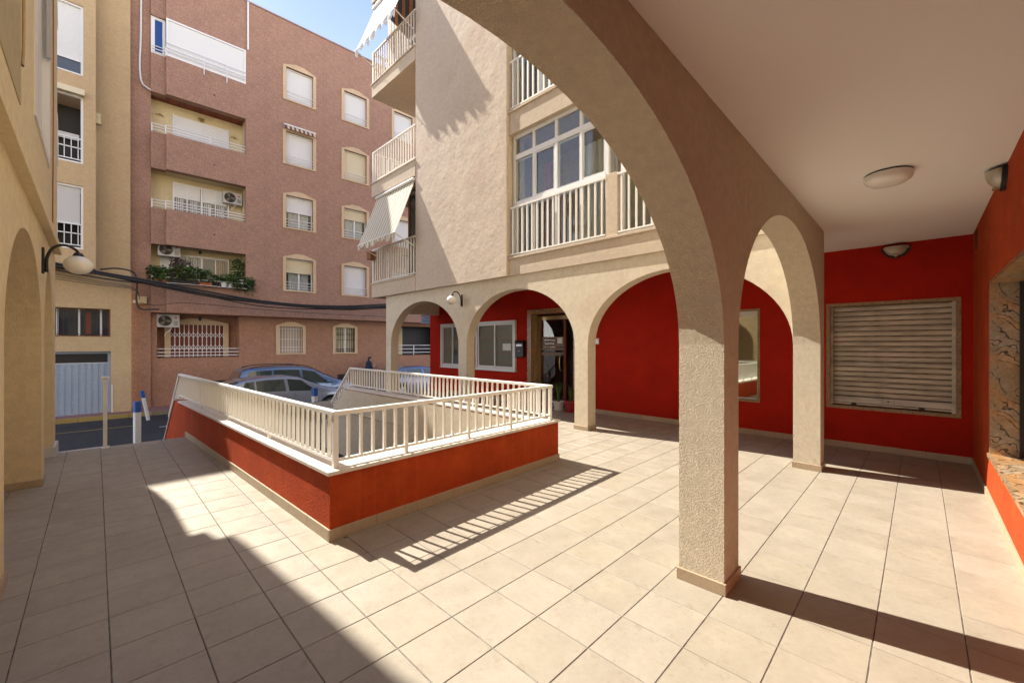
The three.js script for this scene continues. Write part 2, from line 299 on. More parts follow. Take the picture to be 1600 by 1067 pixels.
// ------------------------------------------------------------------ red rear wall (X = 7.7) with door, windows and shutter
const WX = 7.7;
const shHole = rect(-0.36, 0.98, 0.58, 2.085), mirHole = rect(1.88, 3.19, 0.55, 2.08), doorHole = [[5.55, -0.02], [7.03, -0.02], [7.03, 2.33], [5.55, 2.33]];
const rw = thing('gallery_rear_wall', 'deep red painted wall at the back of the gallery, with door, windows and steel shutter', 'wall', [WX, 0, 3]);
pw(rw, 'wall', exX(shp([[-0.7, -0.02], [5.55, -0.02], [5.55, 2.33], [7.03, 2.33], [7.03, -0.02], [11.39, -0.02], [11.39, 2.88], [-0.7, 2.88]], [shHole, mirHole]), WX, 0.26), mat.red);
for (let k = 0; k < 15; k++) { const a = -0.465 + k * 0.402; pw(rw, 'skirting_tile', wrb(WX - 0.013, WX + 0.002, 0, 0.086, a + 0.0012, Math.min(5.5, a + 0.401), 0.003), mat.skirt); }
for (let k = 0; k < 8; k++) { const a = 7.16 + k * 0.402; pw(rw, 'skirting_tile', wrb(WX - 0.013, WX + 0.002, 0, 0.086, a + 0.0012, a + 0.401, 0.003), mat.skirt); }
function frameX(X, t, D0, D1, y0, y1, w, proud) {          // four-sided frame in a wall facing -X
  return merge([exX(shp(rect(D0 - w, D1 + w, y0 - w, y1 + w), [rect(D0, D1, y0, y1)]), X - proud, t)]);
}
// steel roller shutter
{
  const f = pw(rw, 'roller_shutter', frameX(WX, 0.26, -0.33, 0.95, 0.61, 2.055, 0.045, 0.008), mat.stone);
  tag(f, 'closed steel roller shutter in a stone frame');
  const add = (n, g, m) => { g.translate(-rw.position.x, 0, -rw.position.z); return mesh(n, g, m, f); };
  const y0 = 0.745, n = 18, p = (2.055 - y0) / n;
  for (let k = 0; k < n; k++) {
    const prof = [[0.012, 0.002], [0.0, p * 0.10], [-0.005, p * 0.35], [-0.005, p * 0.62], [-0.001, p * 0.84], [0.010, p - 0.003]];
    const s = shp([...prof, ...prof.slice().reverse().map(q => [q[0] + 0.004, q[1]])]);
    const g = ex(s, 1.28).translate(WX + 0.075 + rr(-0.0016, 0.0016), y0 + k * p, -0.95).rotateY(0);
    add('slat', g.rotateY(0), mat.galv);
  }
  add('bottom_bar', wrb(WX + 0.062, WX + 0.085, 0.655, 0.74, -0.32, 0.94, 0.004), mat.galvBar);
  add('bottom_lip', wrb(WX + 0.055, WX + 0.09, 0.625, 0.650, -0.32, 0.94, 0.004), mat.galv);
  for (const D of [0.25, 0.31, 0.37]) for (const y of D === 0.31 ? [0.7] : [0.682, 0.715]) { const r = D === 0.31 ? 0.011 : 0.006; add('lock_hole', new THREE.CylinderGeometry(r, r, 0.004, 12).rotateZ(Math.PI / 2).translate(WX + 0.0605, y, -D), mat.black); }
  for (const D of [0.68, -0.02]) add('bolt', rb(WX + 0.045, WX + 0.056, 0.628, 0.655, -D - 0.03, -D + 0.03, 0.003), mat.dark);
  for (const D of [[-0.33, -0.295], [0.915, 0.95]]) add('side_guide', wb(WX + 0.03, WX + 0.06, 0.61, 2.055, D[0], D[1]), mat.galv);
  add('backing', wb(WX + 0.2, WX + 0.24, 0.58, 2.08, -0.36, 0.98), mat.dark);
}
// mirrored shop window
{
  const f = pw(rw, 'shop_window', frameX(WX, 0.26, 1.905, 3.165, 0.575, 2.055, 0.035, 0.010), mat.stone); tag(f, 'mirrored shop window in a thin stone frame');
  const add = (n, g, m) => { g.translate(-rw.position.x, 0, -rw.position.z); return mesh(n, g, m, f); };
  add('pane', wb(WX + 0.085, WX + 0.095, 0.60, 1.98, 1.93, 3.14), mat.mirrorGlass);
  add('sash', frameX(WX + 0.08, 0.03, 1.93, 3.14, 0.60, 1.98, 0.03, 0), mat.whiteFrame);
  add('shutter_box', wb(WX + 0.05, WX + 0.16, 1.99, 2.055, 1.905, 3.165), mat.whiteFrame);
}
// dark entrance door
{
  const f = pw(rw, 'entrance_door', merge([wb(WX - 0.02, WX + 0.24, 0, 2.25, 6.93, 7.06), wb(WX - 0.02, WX + 0.24, 0, 2.25, 5.5, 5.63), wb(WX - 0.02, WX + 0.24, 2.25, 2.36, 5.5, 7.06)]), mat.granite);
  tag(f, 'dark glazed entrance door in a granite surround');
  const add = (n, g, m) => { g.translate(-rw.position.x, 0, -rw.position.z); return mesh(n, g, m, f); };
  add('door_post', wb(WX + 0.2, WX + 0.27, 0, 2.2, 6.80, 6.9295), mat.brass); add('door_post', wb(WX + 0.2, WX + 0.27, 0, 2.2, 5.6305, 5.72), mat.brass);
  add('door_head', wb(WX + 0.2, WX + 0.27, 2.11, 2.2, 5.72, 6.80), mat.brass);
  add('door_leaf', wb(WX + 0.9, WX + 0.95, 0, 2.11, 5.3, 7.2), M([0.055, 0.018, 0.012], { roughness: 0.3, map: T.wood }));
  add('door_pane', wb(WX + 0.222, WX + 0.232, 0.05, 2.11, 6.08, 6.79), mat.pane);
  for (let k = 0; k < 5; k++) add('brass_band', wb(WX + 0.215, WX + 0.221, 1.22 + k * 0.085 + (k ? 0.05 : 0), 1.27 + k * 0.085 + (k ? 0.075 : 0.035), 6.08, 6.79), M([0.16, 0.10, 0.06], { roughness: 0.4 }));
  add('stile', wb(WX + 0.21, WX + 0.26, 0.0, 2.11, 6.02, 6.08), mat.woodRed);
  add('handle', tube([[WX + 0.2, 0.85, -6.12], [WX + 0.12, 0.9, -6.12], [WX + 0.12, 1.2, -6.12], [WX + 0.2, 1.25, -6.12]], 0.014, 20, 8), mat.brass);
  add('notice', wb(WX + 0.205, WX + 0.208, 1.52, 1.66, 6.12, 6.27), mat.white);
  add('lobby', merge([wb(WX + 0.95, WX + 1.0, 0, 2.5, 5.0, 7.5), wb(WX + 0.27, WX + 0.95, 2.3, 2.4, 5.0, 7.5), wb(WX + 0.27, WX + 0.95, 0, 2.3, 7.2, 7.3), wb(WX + 0.27, WX + 0.95, 0, 2.3, 5.2, 5.3)]), mat.woodRed);
  add('lobby_floor', wb(WX + 0.02, WX + 0.95, -0.02, 0.012, 5.3, 7.2), mat.granite);
  add('door_mat', rb(WX - 0.55, WX - 0.02, 0.004, 0.016, -6.75, -5.9, 0.004), mat.dark);
}
// two white sliding windows
for (const [d0, d1, lab] of [[7.46, 9.02, 'white sliding window beside the mailbox'], [9.55, 10.72, 'white sliding window nearest the street']]) {
  const f = pw(rw, 'sliding_window', frameX(WX, 0.06, d0 + 0.05, d1 - 0.05, 0.86, 2.07, 0.06, 0.06), mat.whiteFrame); tag(f, lab);
  const add = (n, g, m) => { g.translate(-rw.position.x, 0, -rw.position.z); return mesh(n, g, m, f); };
  const mid = (d0 + d1) / 2;
  for (const [a, b, off] of [[d0 + 0.055, mid + 0.025, 0.03], [mid - 0.025, d1 - 0.055, 0.012]]) {
    add('sash', frameX(WX, 0.018, a + 0.045, b - 0.045, 0.91, 2.02, 0.045, off + 0.018), mat.whiteFrame);
    add('pane', wb(WX - off - 0.012, WX - off - 0.006, 0.91, 2.02, a + 0.045, b - 0.045), mat.pane);
    for (let k = 0; k < 3; k++) add('blind', wb(WX - 0.006, WX - 0.001, 0.915 + k * 0.37, 0.912 + k * 0.37 + 0.362, a + 0.05, b - 0.05), mat.frosted);
  }
  add('sill', wrb(WX - 0.085, WX, 0.78, 0.80, d0 - 0.02, d1 + 0.02, 0.004), mat.whiteFrame);
  if (d0 < 8) add('paper_notice', wb(WX - 0.041, WX - 0.039, 1.34, 1.52, 7.62, 7.93), mat.white);
}
// right-hand terracotta wall (D = -0.475) with the granite shop opening
const RD = -0.475;
const rt = thing('gallery_side_wall', 'orange red painted wall on the right with a granite lined shop opening', 'wall', [5, 0, RD]);
pw(rt, 'wall', exD(shp(rect(-3.2, WX, -0.02, 2.88), [rect(3.0, 5.93, 0.46, 2.085)]), RD, 0.3), mat.terracotta);
for (let k = 0; k < 16; k++) { const b = 7.685 - k * 0.402; pw(rt, 'skirting_tile', wrb(b - 0.401, b - 0.0012, 0, 0.086, RD - 0.002, RD + 0.013, 0.003), mat.skirt); }
{
  const f = pw(rt, 'granite_surround', merge([wb(5.90, 5.945, 0.475, 2.10, RD - 0.2, RD + 0.008), wb(2.9, 5.945, 0.445, 0.475, RD - 0.2, RD + 0.022), wb(2.9, 5.90, 2.07, 2.10, RD - 0.2, RD + 0.008)]), mat.granite);
  tag(f, 'veined brown granite lining of the shop opening');
  const add = (n, g, m) => { g.translate(-rt.position.x, 0, -rt.position.z); return mesh(n, g, m, f); };
  for (let k = 0; k < 20; k++) add('slat', wb(3.0, 5.895, 0.482 + k * 0.08, 0.482 + k * 0.08 + 0.072, RD - 0.24, RD - 0.205), mat.galv);
  add('side_guide', wb(5.86, 5.898, 0.476, 2.07, RD - 0.204, RD - 0.17), mat.dark);
}
{ const v = thing('wall_vent', 'small dark upright vent slot on the orange red side wall near the corner', 'vent', [7.2, 2.60, RD], Math.PI);
  mesh('frame', merge([lb(-0.09, -0.075, 0, 0.22, 0, 0.012), lb(0.075, 0.09, 0, 0.22, 0, 0.012), lb(-0.075, 0.075, 0, 0.015, 0, 0.012), lb(-0.075, 0.075, 0.205, 0.22, 0, 0.012)]), mat.woodRed, v);
  mesh('opening', lb(-0.075, 0.075, 0.015, 0.205, 0, 0.004), mat.black, v); }
// half-moon wall lamps and the ceiling light
function sconce(label, pos, rot) {
  const o = thing('wall_lamp', label, 'lamp', pos, rot, 'half-moon wall lamps in the gallery');
  const n = 20, R = 0.15, ringS = new THREE.Shape(); ringS.absarc(0, 0, R, Math.PI, 2 * Math.PI, false); ringS.lineTo(R - 0.03, 0); ringS.absarc(0, 0, R - 0.03, 2 * Math.PI, Math.PI, true); ringS.closePath();
  mesh('backplate', ex(ringS, 0.03), mat.black, o);
  const g = new THREE.SphereGeometry(R - 0.024, 28, 14, 0, Math.PI, Math.PI / 2, Math.PI / 2).scale(1, 1, 0.75).translate(0, 0, 0.012);
  mesh('shade', g, mat.smoked, o);
  mesh('clip', merge([lb(-0.012, 0.012, -R + 0.01, -R + 0.03, 0.02, 0.07), lb(-R + 0.02, -R + 0.035, -0.03, -0.012, 0.02, 0.05), lb(R - 0.035, R - 0.02, -0.03, -0.012, 0.02, 0.05)]), mat.brass, o);
}
sconce('half-moon wall lamp with dark rim above the steel shutter', [WX, 2.83, 0.23], -Math.PI / 2);
sconce('half-moon wall lamp on the orange red side wall', [4.98, 2.85, RD], Math.PI);
{ const c = thing('ceiling_light', 'flush round opal glass light on the white gallery ceiling', 'lamp', [4.49, 2.876, 0.18]);
  mesh('base_ring', new THREE.CylinderGeometry(0.145, 0.145, 0.012, 32).translate(0, -0.006, 0), mat.dark, c);
  mesh('bowl', lathe([[0.001, -0.098], [0.06, -0.096], [0.11, -0.084], [0.142, -0.062], [0.152, -0.035], [0.150, -0.0125]], 36), mat.opal, c); }

// ------------------------------------------------------------------ far arcade and the flats above it (X = 6.0)
const FX = 6.0;
const ap = thing('arcaded_apartment_building', 'pale beige apartment building with balconies above a row of cream arches', 'building', [FX, 0, 6]);
pw(ap, 'arcade_wall', exX(shp([...archLine(1.101, 4.09, 1.5, 1.125), [4.09, -0.02], [4.37, -0.02], ...archLine(4.37, 7.41, 1.5, 1.125), [7.41, -0.02], [7.71, -0.02], ...archLine(7.71, 10.86, 1.5, 1.125), [10.86, -0.02], [11.14, -0.02], [11.14, 2.90], [1.101, 2.90]]), FX, 0.24), mat.creamFine);
for (const [a, b] of [[4.09, 4.37], [7.41, 7.71], [10.86, 11.14]]) plinth(ap, FX, FX + 0.24, a, b);
pw(ap, 'end_beam', wb(FX + 0.24, WX - 0.002, 2.43, 2.874, 10.88, 11.12), mat.creamFine);
pw(ap, 'upper_wall', wb(5.90, 6.45, 2.90, 14.2, 6.0, 9.4), mat.beige);
for (const [a, b] of [[2.901, 3.27], [5.78, 6.25], [8.66, 9.12], [11.5, 11.95]]) {
  pw(ap, 'slab_band', wb(5.965, 7.4, a, b, 1.1, 5.9985), mat.beigeEdge);
  pw(ap, 'slab_ledge', wrb(5.935, 6.0, b - 0.035, b + 0.01, 1.1, 5.998, 0.006), mat.beigeEdge);
}
pw(ap, 'loggia_wall', wb(7.4, 13, 2.95, 14.2, 1.2, 11.3), mat.beigeEdge);
pw(ap, 'corner_wall', wb(6.2, 7.399, 3.27, 14.2, 0.9, 1.1), mat.beigeEdge);
pw(ap, 'party_wall', wb(6.45, 7.399, 2.95, 14.2, 8.9, 9.4), mat.loggia);
pw(ap, 'loggia_pier', wrb(5.97, 6.13, 3.27, 4.32, 3.50, 3.71, 0.006), mat.beigeEdge);
// glazed-in loggias
function glazed(D0, D1, y0, y1, cols, transom, label) {
  const X = 6.10, f = 0.026, g = [wb(X - 0.03, X + 0.03, y0, y0 + 0.07, D0, D1), wb(X - 0.03, X + 0.03, y1 - 0.07, y1, D0, D1), wb(X - 0.03, X + 0.03, y0 + 0.07, y1 - 0.07, D0, D0 + 0.06), wb(X - 0.03, X + 0.03, y0 + 0.07, y1 - 0.07, D1 - 0.06, D1)];
  for (const t of transom) g.push(wb(X - 0.036, X + 0.036, t - 0.05, t + 0.05, D0 + 0.06, D1 - 0.06));
  const w = (D1 - D0) / cols;
  for (let k = 1; k < cols; k++) g.push(wb(X - 0.033, X + 0.033, y0 + 0.07, y1 - 0.07, D0 + k * w - f, D0 + k * w + f));
  const m = pw(ap, 'window', merge(g), mat.white); tag(m, label);
  const ys = [y0 + 0.07, ...transom.flatMap(t => [t - 0.05, t + 0.05]), y1 - 0.07];
  for (let k = 0; k < cols; k++) for (let r = 0; r < ys.length; r += 2) {
    const a = D0 + k * w + (k ? f : 0.06), b = D0 + (k + 1) * w - (k < cols - 1 ? f : 0.06);
    const add = (n, q, mm) => { q.translate(-ap.position.x, 0, -ap.position.z); return mesh(n, q, mm, m); };
    add('pane', wb(X - 0.006, X + 0.002, ys[r], ys[r + 1], a, b), mat.pane);
    if (r === 2) add('sash', exX(shp(rect(a, b, ys[r], ys[r + 1]), [rect(a + 0.035, b - 0.035, ys[r] + 0.035, ys[r + 1] - 0.035)]), X - 0.026 + (k % 2) * 0.03, 0.018), mat.whiteFrame);
  }
}
glazed(3.72, 5.97, 3.29, 5.779, 4, [4.36, 5.33], 'white glazed loggia with eight panes behind a railing');
glazed(1.25, 3.49, 3.29, 5.779, 4, [4.36, 5.33], 'white glazed loggia partly behind the near arch');
glazed(3.72, 5.97, 6.27, 8.659, 3, [7.55], 'upper white glazed loggia partly behind the near arch');
// things dimly seen inside the glazed loggia
function curtainGeo(x, y0, y1, d0, d1, amp = 0.03, waves = 7) {
  const g = new THREE.PlaneGeometry(d1 - d0, y1 - y0, 60, 1), p = g.attributes.position;
  for (let i = 0; i < p.count; i++) p.setZ(i, amp * Math.sin((p.getX(i) / (d1 - d0)) * Math.PI * 2 * waves) + amp * 0.4 * Math.sin(p.getX(i) * 31));
  g.computeVertexNormals(); return g.rotateY(-Math.PI / 2).translate(x, (y0 + y1) / 2, -(d0 + d1) / 2);
}
pw(ap, 'curtain', curtainGeo(6.42, 3.3, 5.2, 3.75, 4.55), mat.curtain);
pw(ap, 'curtain', curtainGeo(6.5, 3.3, 5.2, 5.0, 5.5, 0.03, 4), M([0.42, 0.13, 0.07], { roughness: 0.95, map: T.wood }));
pw(ap, 'curtain', curtainGeo(6.4, 6.3, 8.4, 4.0, 5.6), mat.curtain);
// railings: flat bars, each baluster its own piece
function railX(par, X, D0, D1, y0, y1, n, postEvery = 0) {     // railing in a plane X = const; rails mesh carries the balusters
  const r = pw(par, 'railing', merge([wb(X - 0.025, X + 0.025, y1 - 0.035, y1, D0, D1), wb(X - 0.018, X + 0.018, y0 + 0.03, y0 + 0.055, D0, D1)]), mat.rail);
  for (let k = 0; k < n; k++) {
    const D = D0 + (k + 0.5) / n * (D1 - D0), w = postEvery && k % postEvery === 0 ? 0.022 : 0.013;
    const g = wb(X - 0.016, X + 0.016, y0 + (w > 0.02 ? 0 : 0.055), y1 - 0.035, D - w, D + w); g.translate(-par.position.x, 0, -par.position.z); mesh('baluster', g, mat.rail, r);
  }
  return r;
}
railX(ap, 5.985, 3.73, 5.96, 3.285, 4.29, 17); railX(ap, 5.985, 1.3, 3.49, 3.285, 4.29, 17); railX(ap, 5.985, 1.3, 5.96, 6.27, 7.27, 34);
// street-corner balconies
for (const [s0, s1, r1, lab] of [[2.902, 3.30, 4.36, 'lowest'], [5.93, 6.33, 7.29, 'middle'], [8.95, 9.32, 10.30, 'top']]) {
  const b = pw(ap, 'balcony', wb(5.88, 7.39, s0, s1, 9.402, 11.8), mat.beigeEdge); tag(b, lab + ' street corner balcony with white railing');
  const add = (n, g, m) => { g.translate(-ap.position.x, 0, -ap.position.z); return mesh(n, g, m, b); };
  add('ledge', wrb(5.85, 5.92, s1 - 0.01, s1 + 0.03, 9.404, 11.83, 0.006), mat.beigeEdge);
  add('top_rail', merge([wb(5.885, 5.935, r1 - 0.04, r1, 9.41, 11.76), wb(5.935, 7.3, r1 - 0.04, r1, 11.71, 11.76)]), mat.rail);
  add('bottom_rail', merge([wb(5.89, 5.93, s1 + 0.06, s1 + 0.085, 9.41, 11.76), wb(5.93, 7.3, s1 + 0.06, s1 + 0.085, 11.72, 11.75)]), mat.rail);
  for (let k = 0; k < 18; k++) { const D = 9.5 + k * 0.131; add('baluster', wb(5.894, 5.926, s1 + 0.085, r1 - 0.04, D - 0.014, D + 0.014), mat.rail); }
  for (let k = 0; k < 8; k++) { const X = 6.05 + k * 0.17; add('baluster', wb(X - 0.014, X + 0.014, s1 + 0.085, r1 - 0.04, 11.72, 11.75), mat.rail); }
  add('corner_post', wb(5.88, 5.94, s1 + 0.03, r1 + 0.001, 11.70, 11.765), mat.rail);
  add('balcony_door', wb(7.34, 7.389, s1, s1 + 2.1, 9.7, 11.0), s1 > 9 ? mat.orange : mat.wood);
  for (let k = 0; k < 3; k++) add('door_panel', wb(7.32, 7.339, s1 + 0.1, s1 + 2.0, 9.78 + k * 0.42, 10.08 + k * 0.42), k === 1 ? mat.dark : s1 > 9 ? mat.orange : mat.wood);
}
pw(ap, 'balcony_roof', wb(5.88, 7.39, 11.80, 12.15, 9.402, 11.8), mat.beigeEdge);
{ const sc = pw(ap, 'folding_screen', wb(6.20, 6.23, 9.36, 9.46, 9.62, 11.42), mat.dark); tag(sc, 'orange slatted screen behind the top balcony railing');
  for (let k = 0; k < 9; k++) { const g = wb(6.20, 6.235, 9.461, 11.55, 9.62 + k * 0.2, 9.80 + k * 0.2); g.translate(-ap.position.x, 0, -ap.position.z); mesh('panel', g, k % 2 ? mat.dark : mat.orange, sc); } }
{ const sc = pw(ap, 'balcony_glazing', merge([wb(6.2, 6.26, 3.31, 5.92, 9.42, 9.48), wb(6.2, 6.26, 3.31, 5.92, 9.78, 9.84), wb(6.2, 6.26, 3.31, 5.92, 10.2, 10.26), wb(6.2, 6.26, 5.80, 5.92, 9.48, 10.2)]), mat.wood); tag(sc, 'brown wooden glazing beside the striped awning');
  for (const D of [9.48, 9.84]) { const g = wb(6.225, 6.235, 3.31, 5.8, D, D + (D < 9.6 ? 0.3 : 0.36)); g.translate(-ap.position.x, 0, -ap.position.z); mesh('pane', g, mat.glassDark, sc); } }
{ const b = thing('balcony_box', 'small wooden box outside the lowest corner balcony rail', 'box', [5.78, 4.02, 11.62]);
  mesh('body', rb(-0.09, 0.09, 0, 0.20, -0.12, 0.12, 0.01), mat.wood, b); mesh('lid', rb(-0.1, 0.1, 0.201, 0.225, -0.13, 0.13, 0.006), mat.orange, b);
  mesh('bracket', lb(0.09, 0.105, 0.02, 0.18, -0.05, 0.05), mat.steel, b); }
{ const c = thing('laundry', 'dark cloth hung out on the top corner balcony', 'laundry', [6.5, 9.35, 10.4]);
  mesh('cloth', curtainGeo(0, 0.6, 1.5, -0.25, 0.25, 0.05, 2), M([0.02, 0.03, 0.10], { roughness: 0.95 }), c); mesh('cloth_line', new THREE.CylinderGeometry(0.008, 0.008, 2.2, 6).rotateX(Math.PI / 2).translate(0, 1.5, 0), mat.steel, c); }
// awnings: sloped cloth with a scalloped valance
function awning(label, group, m, D0, D1, Xw, yw, Xt, yt, drop, teeth, sag) {
  const o = thing('awning', label, 'awning', [Xw, yw, (D0 + D1) / 2], 0, group), L = D1 - D0, dx = Xt - Xw, dy = yt - yw, nx = 40, ny = 10;
  const cloth = (fn, na, nb) => { const v = []; const P = (i, j) => fn(i / na, j / nb); for (let i = 0; i < na; i++) for (let j = 0; j < nb; j++) { const a = P(i, j), b = P(i + 1, j), c = P(i + 1, j + 1), d = P(i, j + 1); v.push(...a, ...b, ...c, ...a, ...c, ...d); }
    const uvs = []; for (let i = 0; i < na; i++) for (let j = 0; j < nb; j++) for (const q of [[i, j], [i + 1, j], [i + 1, j + 1], [i, j], [i + 1, j + 1], [i, j + 1]]) uvs.push(q[0] / na * L, q[1] / nb);
    const g = new THREE.BufferGeometry(); g.setAttribute('position', new THREE.Float32BufferAttribute(v, 3)); g.setAttribute('uv', new THREE.Float32BufferAttribute(uvs, 2)); g.computeVertexNormals(); return g; };
  mesh('canopy', cloth((u, t) => [dx * t + 0.012 * Math.sin(u * 29) * t * (1 - t), dy * t - sag * Math.sin(Math.PI * t) * (0.6 + 0.4 * Math.sin(u * 7)), L / 2 - u * L], nx, ny), m, o, true);
  mesh('valance', cloth((u, t) => { const sc = 0.55 + 0.45 * Math.abs(Math.sin(u * Math.PI * teeth)); return [dx - 0.012 + 0.035 * Math.sin(u * 41) * t, dy - drop * t * sc * (0.8 + 0.2 * Math.sin(u * 13)), L / 2 - u * L]; }, teeth * 8, 3), m, o, true);
  mesh('front_bar', new THREE.CylinderGeometry(0.018, 0.018, L + 0.04, 10).rotateX(Math.PI / 2).translate(dx, dy, 0), mat.rail, o);
  mesh('roller', new THREE.CylinderGeometry(0.04, 0.04, L, 12).rotateX(Math.PI / 2).translate(Math.sign(dx) * 0.03, 0.02, 0), mat.rail, o);
  for (const z of [-L / 2 + 0.05, L / 2 - 0.05]) mesh('arm', bar([0, dy * 0.93 - 0.35, z], [dx, dy - 0.01, z], 0.022, 0.022), mat.rail, o);
  return o;
}
awning('plain off white awning over the top corner balcony', null, mat.awningPlain, 9.42, 11.68, 5.9, 11.55, 5.32, 10.02, 0.24, 16, 0.03);
awning('grey striped awning over the lowest corner balcony', null, mat.awning, 9.42, 11.5, 5.9, 5.82, 5.32, 4.34, 0.20, 12, 0.03);
mat.awning.map.repeat.set(1 / 0.30, 1);
// sign at the street end of the arcade
{ const cv = document.createElement('canvas'); cv.width = 256; cv.height = 224; const x = cv.getContext('2d');
  x.fillStyle = '#b9bcd6'; x.fillRect(0, 0, 256, 224); x.fillStyle = '#9db6dc'; x.fillRect(40, 70, 190, 130);
  x.fillStyle = '#120a66'; x.font = 'bold 62px sans-serif'; x.fillText('ITECO', 26, 52); x.fillStyle = '#33507e'; x.fillRect(100, 78, 130, 10); x.fillRect(40, 162, 190, 12);
  const t = new THREE.CanvasTexture(cv); t.colorSpace = THREE.SRGBColorSpace; t.flipY = true;
  const s = thing('hanging_sign', 'small pale blue sign hanging below the beam at the street end of the arcade', 'sign', [7.62, 2.18, 11.5], -Math.PI / 4);
  const panel = new THREE.Mesh(new THREE.BoxGeometry(0.34, 0.30, 0.02).translate(0, 0.15, 0), M([0.8, 0.8, 0.82], { map: t, roughness: 0.5 })); panel.name = 'panel'; panel.castShadow = panel.receiveShadow = true; s.add(panel);
  mesh('hanger', merge([lb(-0.12, -0.108, 0.3, 0.7, -0.006, 0.006), lb(0.108, 0.12, 0.3, 0.7, -0.006, 0.006)]), mat.steel, s); }
// globe lamps on swan-neck brackets
function globeLamp(label, pos, rot, r, reach) {
  const o = thing('globe_lamp', label, 'lamp', pos, rot, 'globe wall lamps on swan-neck brackets');
  mesh('wall_plate', rb(-0.022, 0.022, -0.02, 0.26, 0, 0.022, 0.008), mat.black, o);
  mesh('bracket', tube([[0, 0.0, 0.035], [0, 0.16, 0.04], [0, 0.27, reach * 0.32], [0, 0.31, reach * 0.62], [0, 0.27, reach * 0.93], [0, 0.235, reach]], 0.014, 28, 8), mat.black, o);
  mesh('cap', lathe([[0.001, 0.245], [0.03, 0.24], [0.045, 0.215], [0.045, 0.20]], 16).translate(0, 0, reach), mat.black, o);
  mesh('globe', new THREE.SphereGeometry(r, 32, 20).scale(1, 0.86, 1).translate(0, 0.205 - r * 0.84, reach), mat.opal, o);
}
globeLamp('white globe lamp on the far arcade column above the railing', [FX, 2.40, 7.57], -Math.PI / 2, 0.115, 0.30);
globeLamp('white globe lamp on the yellow wall at the left edge', [-0.405, 2.27, 6.62], Math.PI / 2, 0.118, 0.27);

// ------------------------------------------------------------------ left building (X = -0.4) with its own arches
const LX = -0.405;
const lf = thing('yellow_apartment_building', 'yellow apartment building with arches along the left edge', 'building', [LX, 0, 5]);
pw(lf, 'arcade_wall', exX(shp([[1.12, -0.02], [1.4, -0.02], ...archLine(1.4, 3.75, 1.5, 0.95), [3.75, -0.02], [4.08, -0.02], ...archLine(4.08, 6.62, 1.5, 0.95), [6.62, -0.02], [6.95, -0.02], ...archLine(6.95, 8.25, 1.5, 0.93), [8.25, -0.9], [8.72, -0.9], [8.72, 2.74], [1.12, 2.74]]), LX - 0.62, 0.62), mat.yellow);
pw(lf, 'upper_wall', exX(shp(rect(1.12, 8.35, 2.84, 12.5), [rect(5.35, 6.85, 3.45, 6.0)]), -0.93, 0.56), mat.yellow);
pw(lf, 'ledge', wb(-0.93, -0.335, 2.74, 2.84, 1.12, 8.5), mat.yellow);
pw(lf, 'side_panel', wrb(-0.40, -0.364, 3.15, 12.0, 2.6, 4.42, 0.003), M([0.50, 0.40, 0.22], { map: T.weather, bumpMap: T.grain, bumpScale: 0.003, roughness: 0.92 }));
pw(lf, 'drain_pipe', tube([[-0.355, 3.42, -4.40], [-0.36, 3.47, -4.50], [-0.36, 4.5, -4.54], [-0.36, 8, -4.53]], 0.008, 20, 8), mat.tan);
pw(lf, 'wall_cable', tube([[-0.355, 2.9, -7.2], [-0.357, 4.2, -7.35], [-0.357, 7, -7.33], [-0.357, 11, -7.36]], 0.006, 20, 6), mat.wood);
pw(lf, 'back_wall', wb(-2.8, -2.6, -0.02, 2.8, 1.1, 8.7), mat.yellow);
pw(lf, 'inner_ceiling', wb(-2.8, -0.94, 2.745, 2.9, 1.1, 8.5), mat.ceiling);
pw(lf, 'body', wb(-6, -0.94, 2.91, 12.5, 1.1, 8.2), mat.yellow);
pw(lf, 'marble_foot', wrb(LX - 0.6, LX + 0.03, -0.9, 0.13, 8.22, 8.75, 0.008), mat.marble);
for (const [a, b] of [[3.75, 4.08], [6.62, 6.95]]) plinth(lf, LX - 0.62, LX, a, b, 0.075);
{ const f = pw(lf, 'window', exX(shp(rect(5.35, 6.85, 3.45, 6.0), [rect(5.43, 6.77, 3.53, 5.92)]), -0.455, 0.10), mat.white);
  const add = (n, g, m) => { g.translate(-lf.position.x, 0, -lf.position.z); return mesh(n, g, m, f); };
  add('shutter', wb(-0.44, -0.41, 3.53, 5.92, 5.43, 6.77), mat.shutterWhite); add('guide', wb(-0.375, -0.345, 4.6, 6.2, 6.70, 6.75), mat.steel); }
{ for (let k = 0; k < 2; k++) { const b = pw(lf, 'street_balcony', wb(-3.4, -0.425, 2.9 + 2.85 * k, 3.1 + 2.85 * k, 8.352, 9.3), mat.yellow); } }
function streetAwning(label, yw, pts) {                       // awning on the street face, its cloth drops away from the wall
  const o = thing('street_awning', label, 'awning', [-1.6, yw, 8.352], 0, 'awnings on the street face of the yellow building');
  const v = [], W = 1.18, q = (a, b) => { const A = [W, a[1] - yw, -(a[0] - 8.352)], B = [W, b[1] - yw, -(b[0] - 8.352)], C = [-W, B[1], B[2]], E = [-W, A[1], A[2]]; v.push(...A, ...B, ...C, ...A, ...C, ...E); };
  for (let k = 0; k < pts.length - 1; k++) q(pts[k], pts[k + 1]);
  const g = new THREE.BufferGeometry(); g.setAttribute('position', new THREE.Float32BufferAttribute(v, 3)); g.computeVertexNormals(); mesh('canopy', g, mat.awningPlain, o);
  for (const s of [-1, 1]) { const side = shp([...pts.map(p => [p[0] - 8.352, p[1] - yw]), [0.02, pts[pts.length - 1][1] - yw + 0.3]]); mesh('side_cloth', ex(side, 0.006).rotateY(Math.PI / 2).translate(s > 0 ? W - 0.008 : -W + 0.002, 0, 0), mat.awningPlain, o); }
}
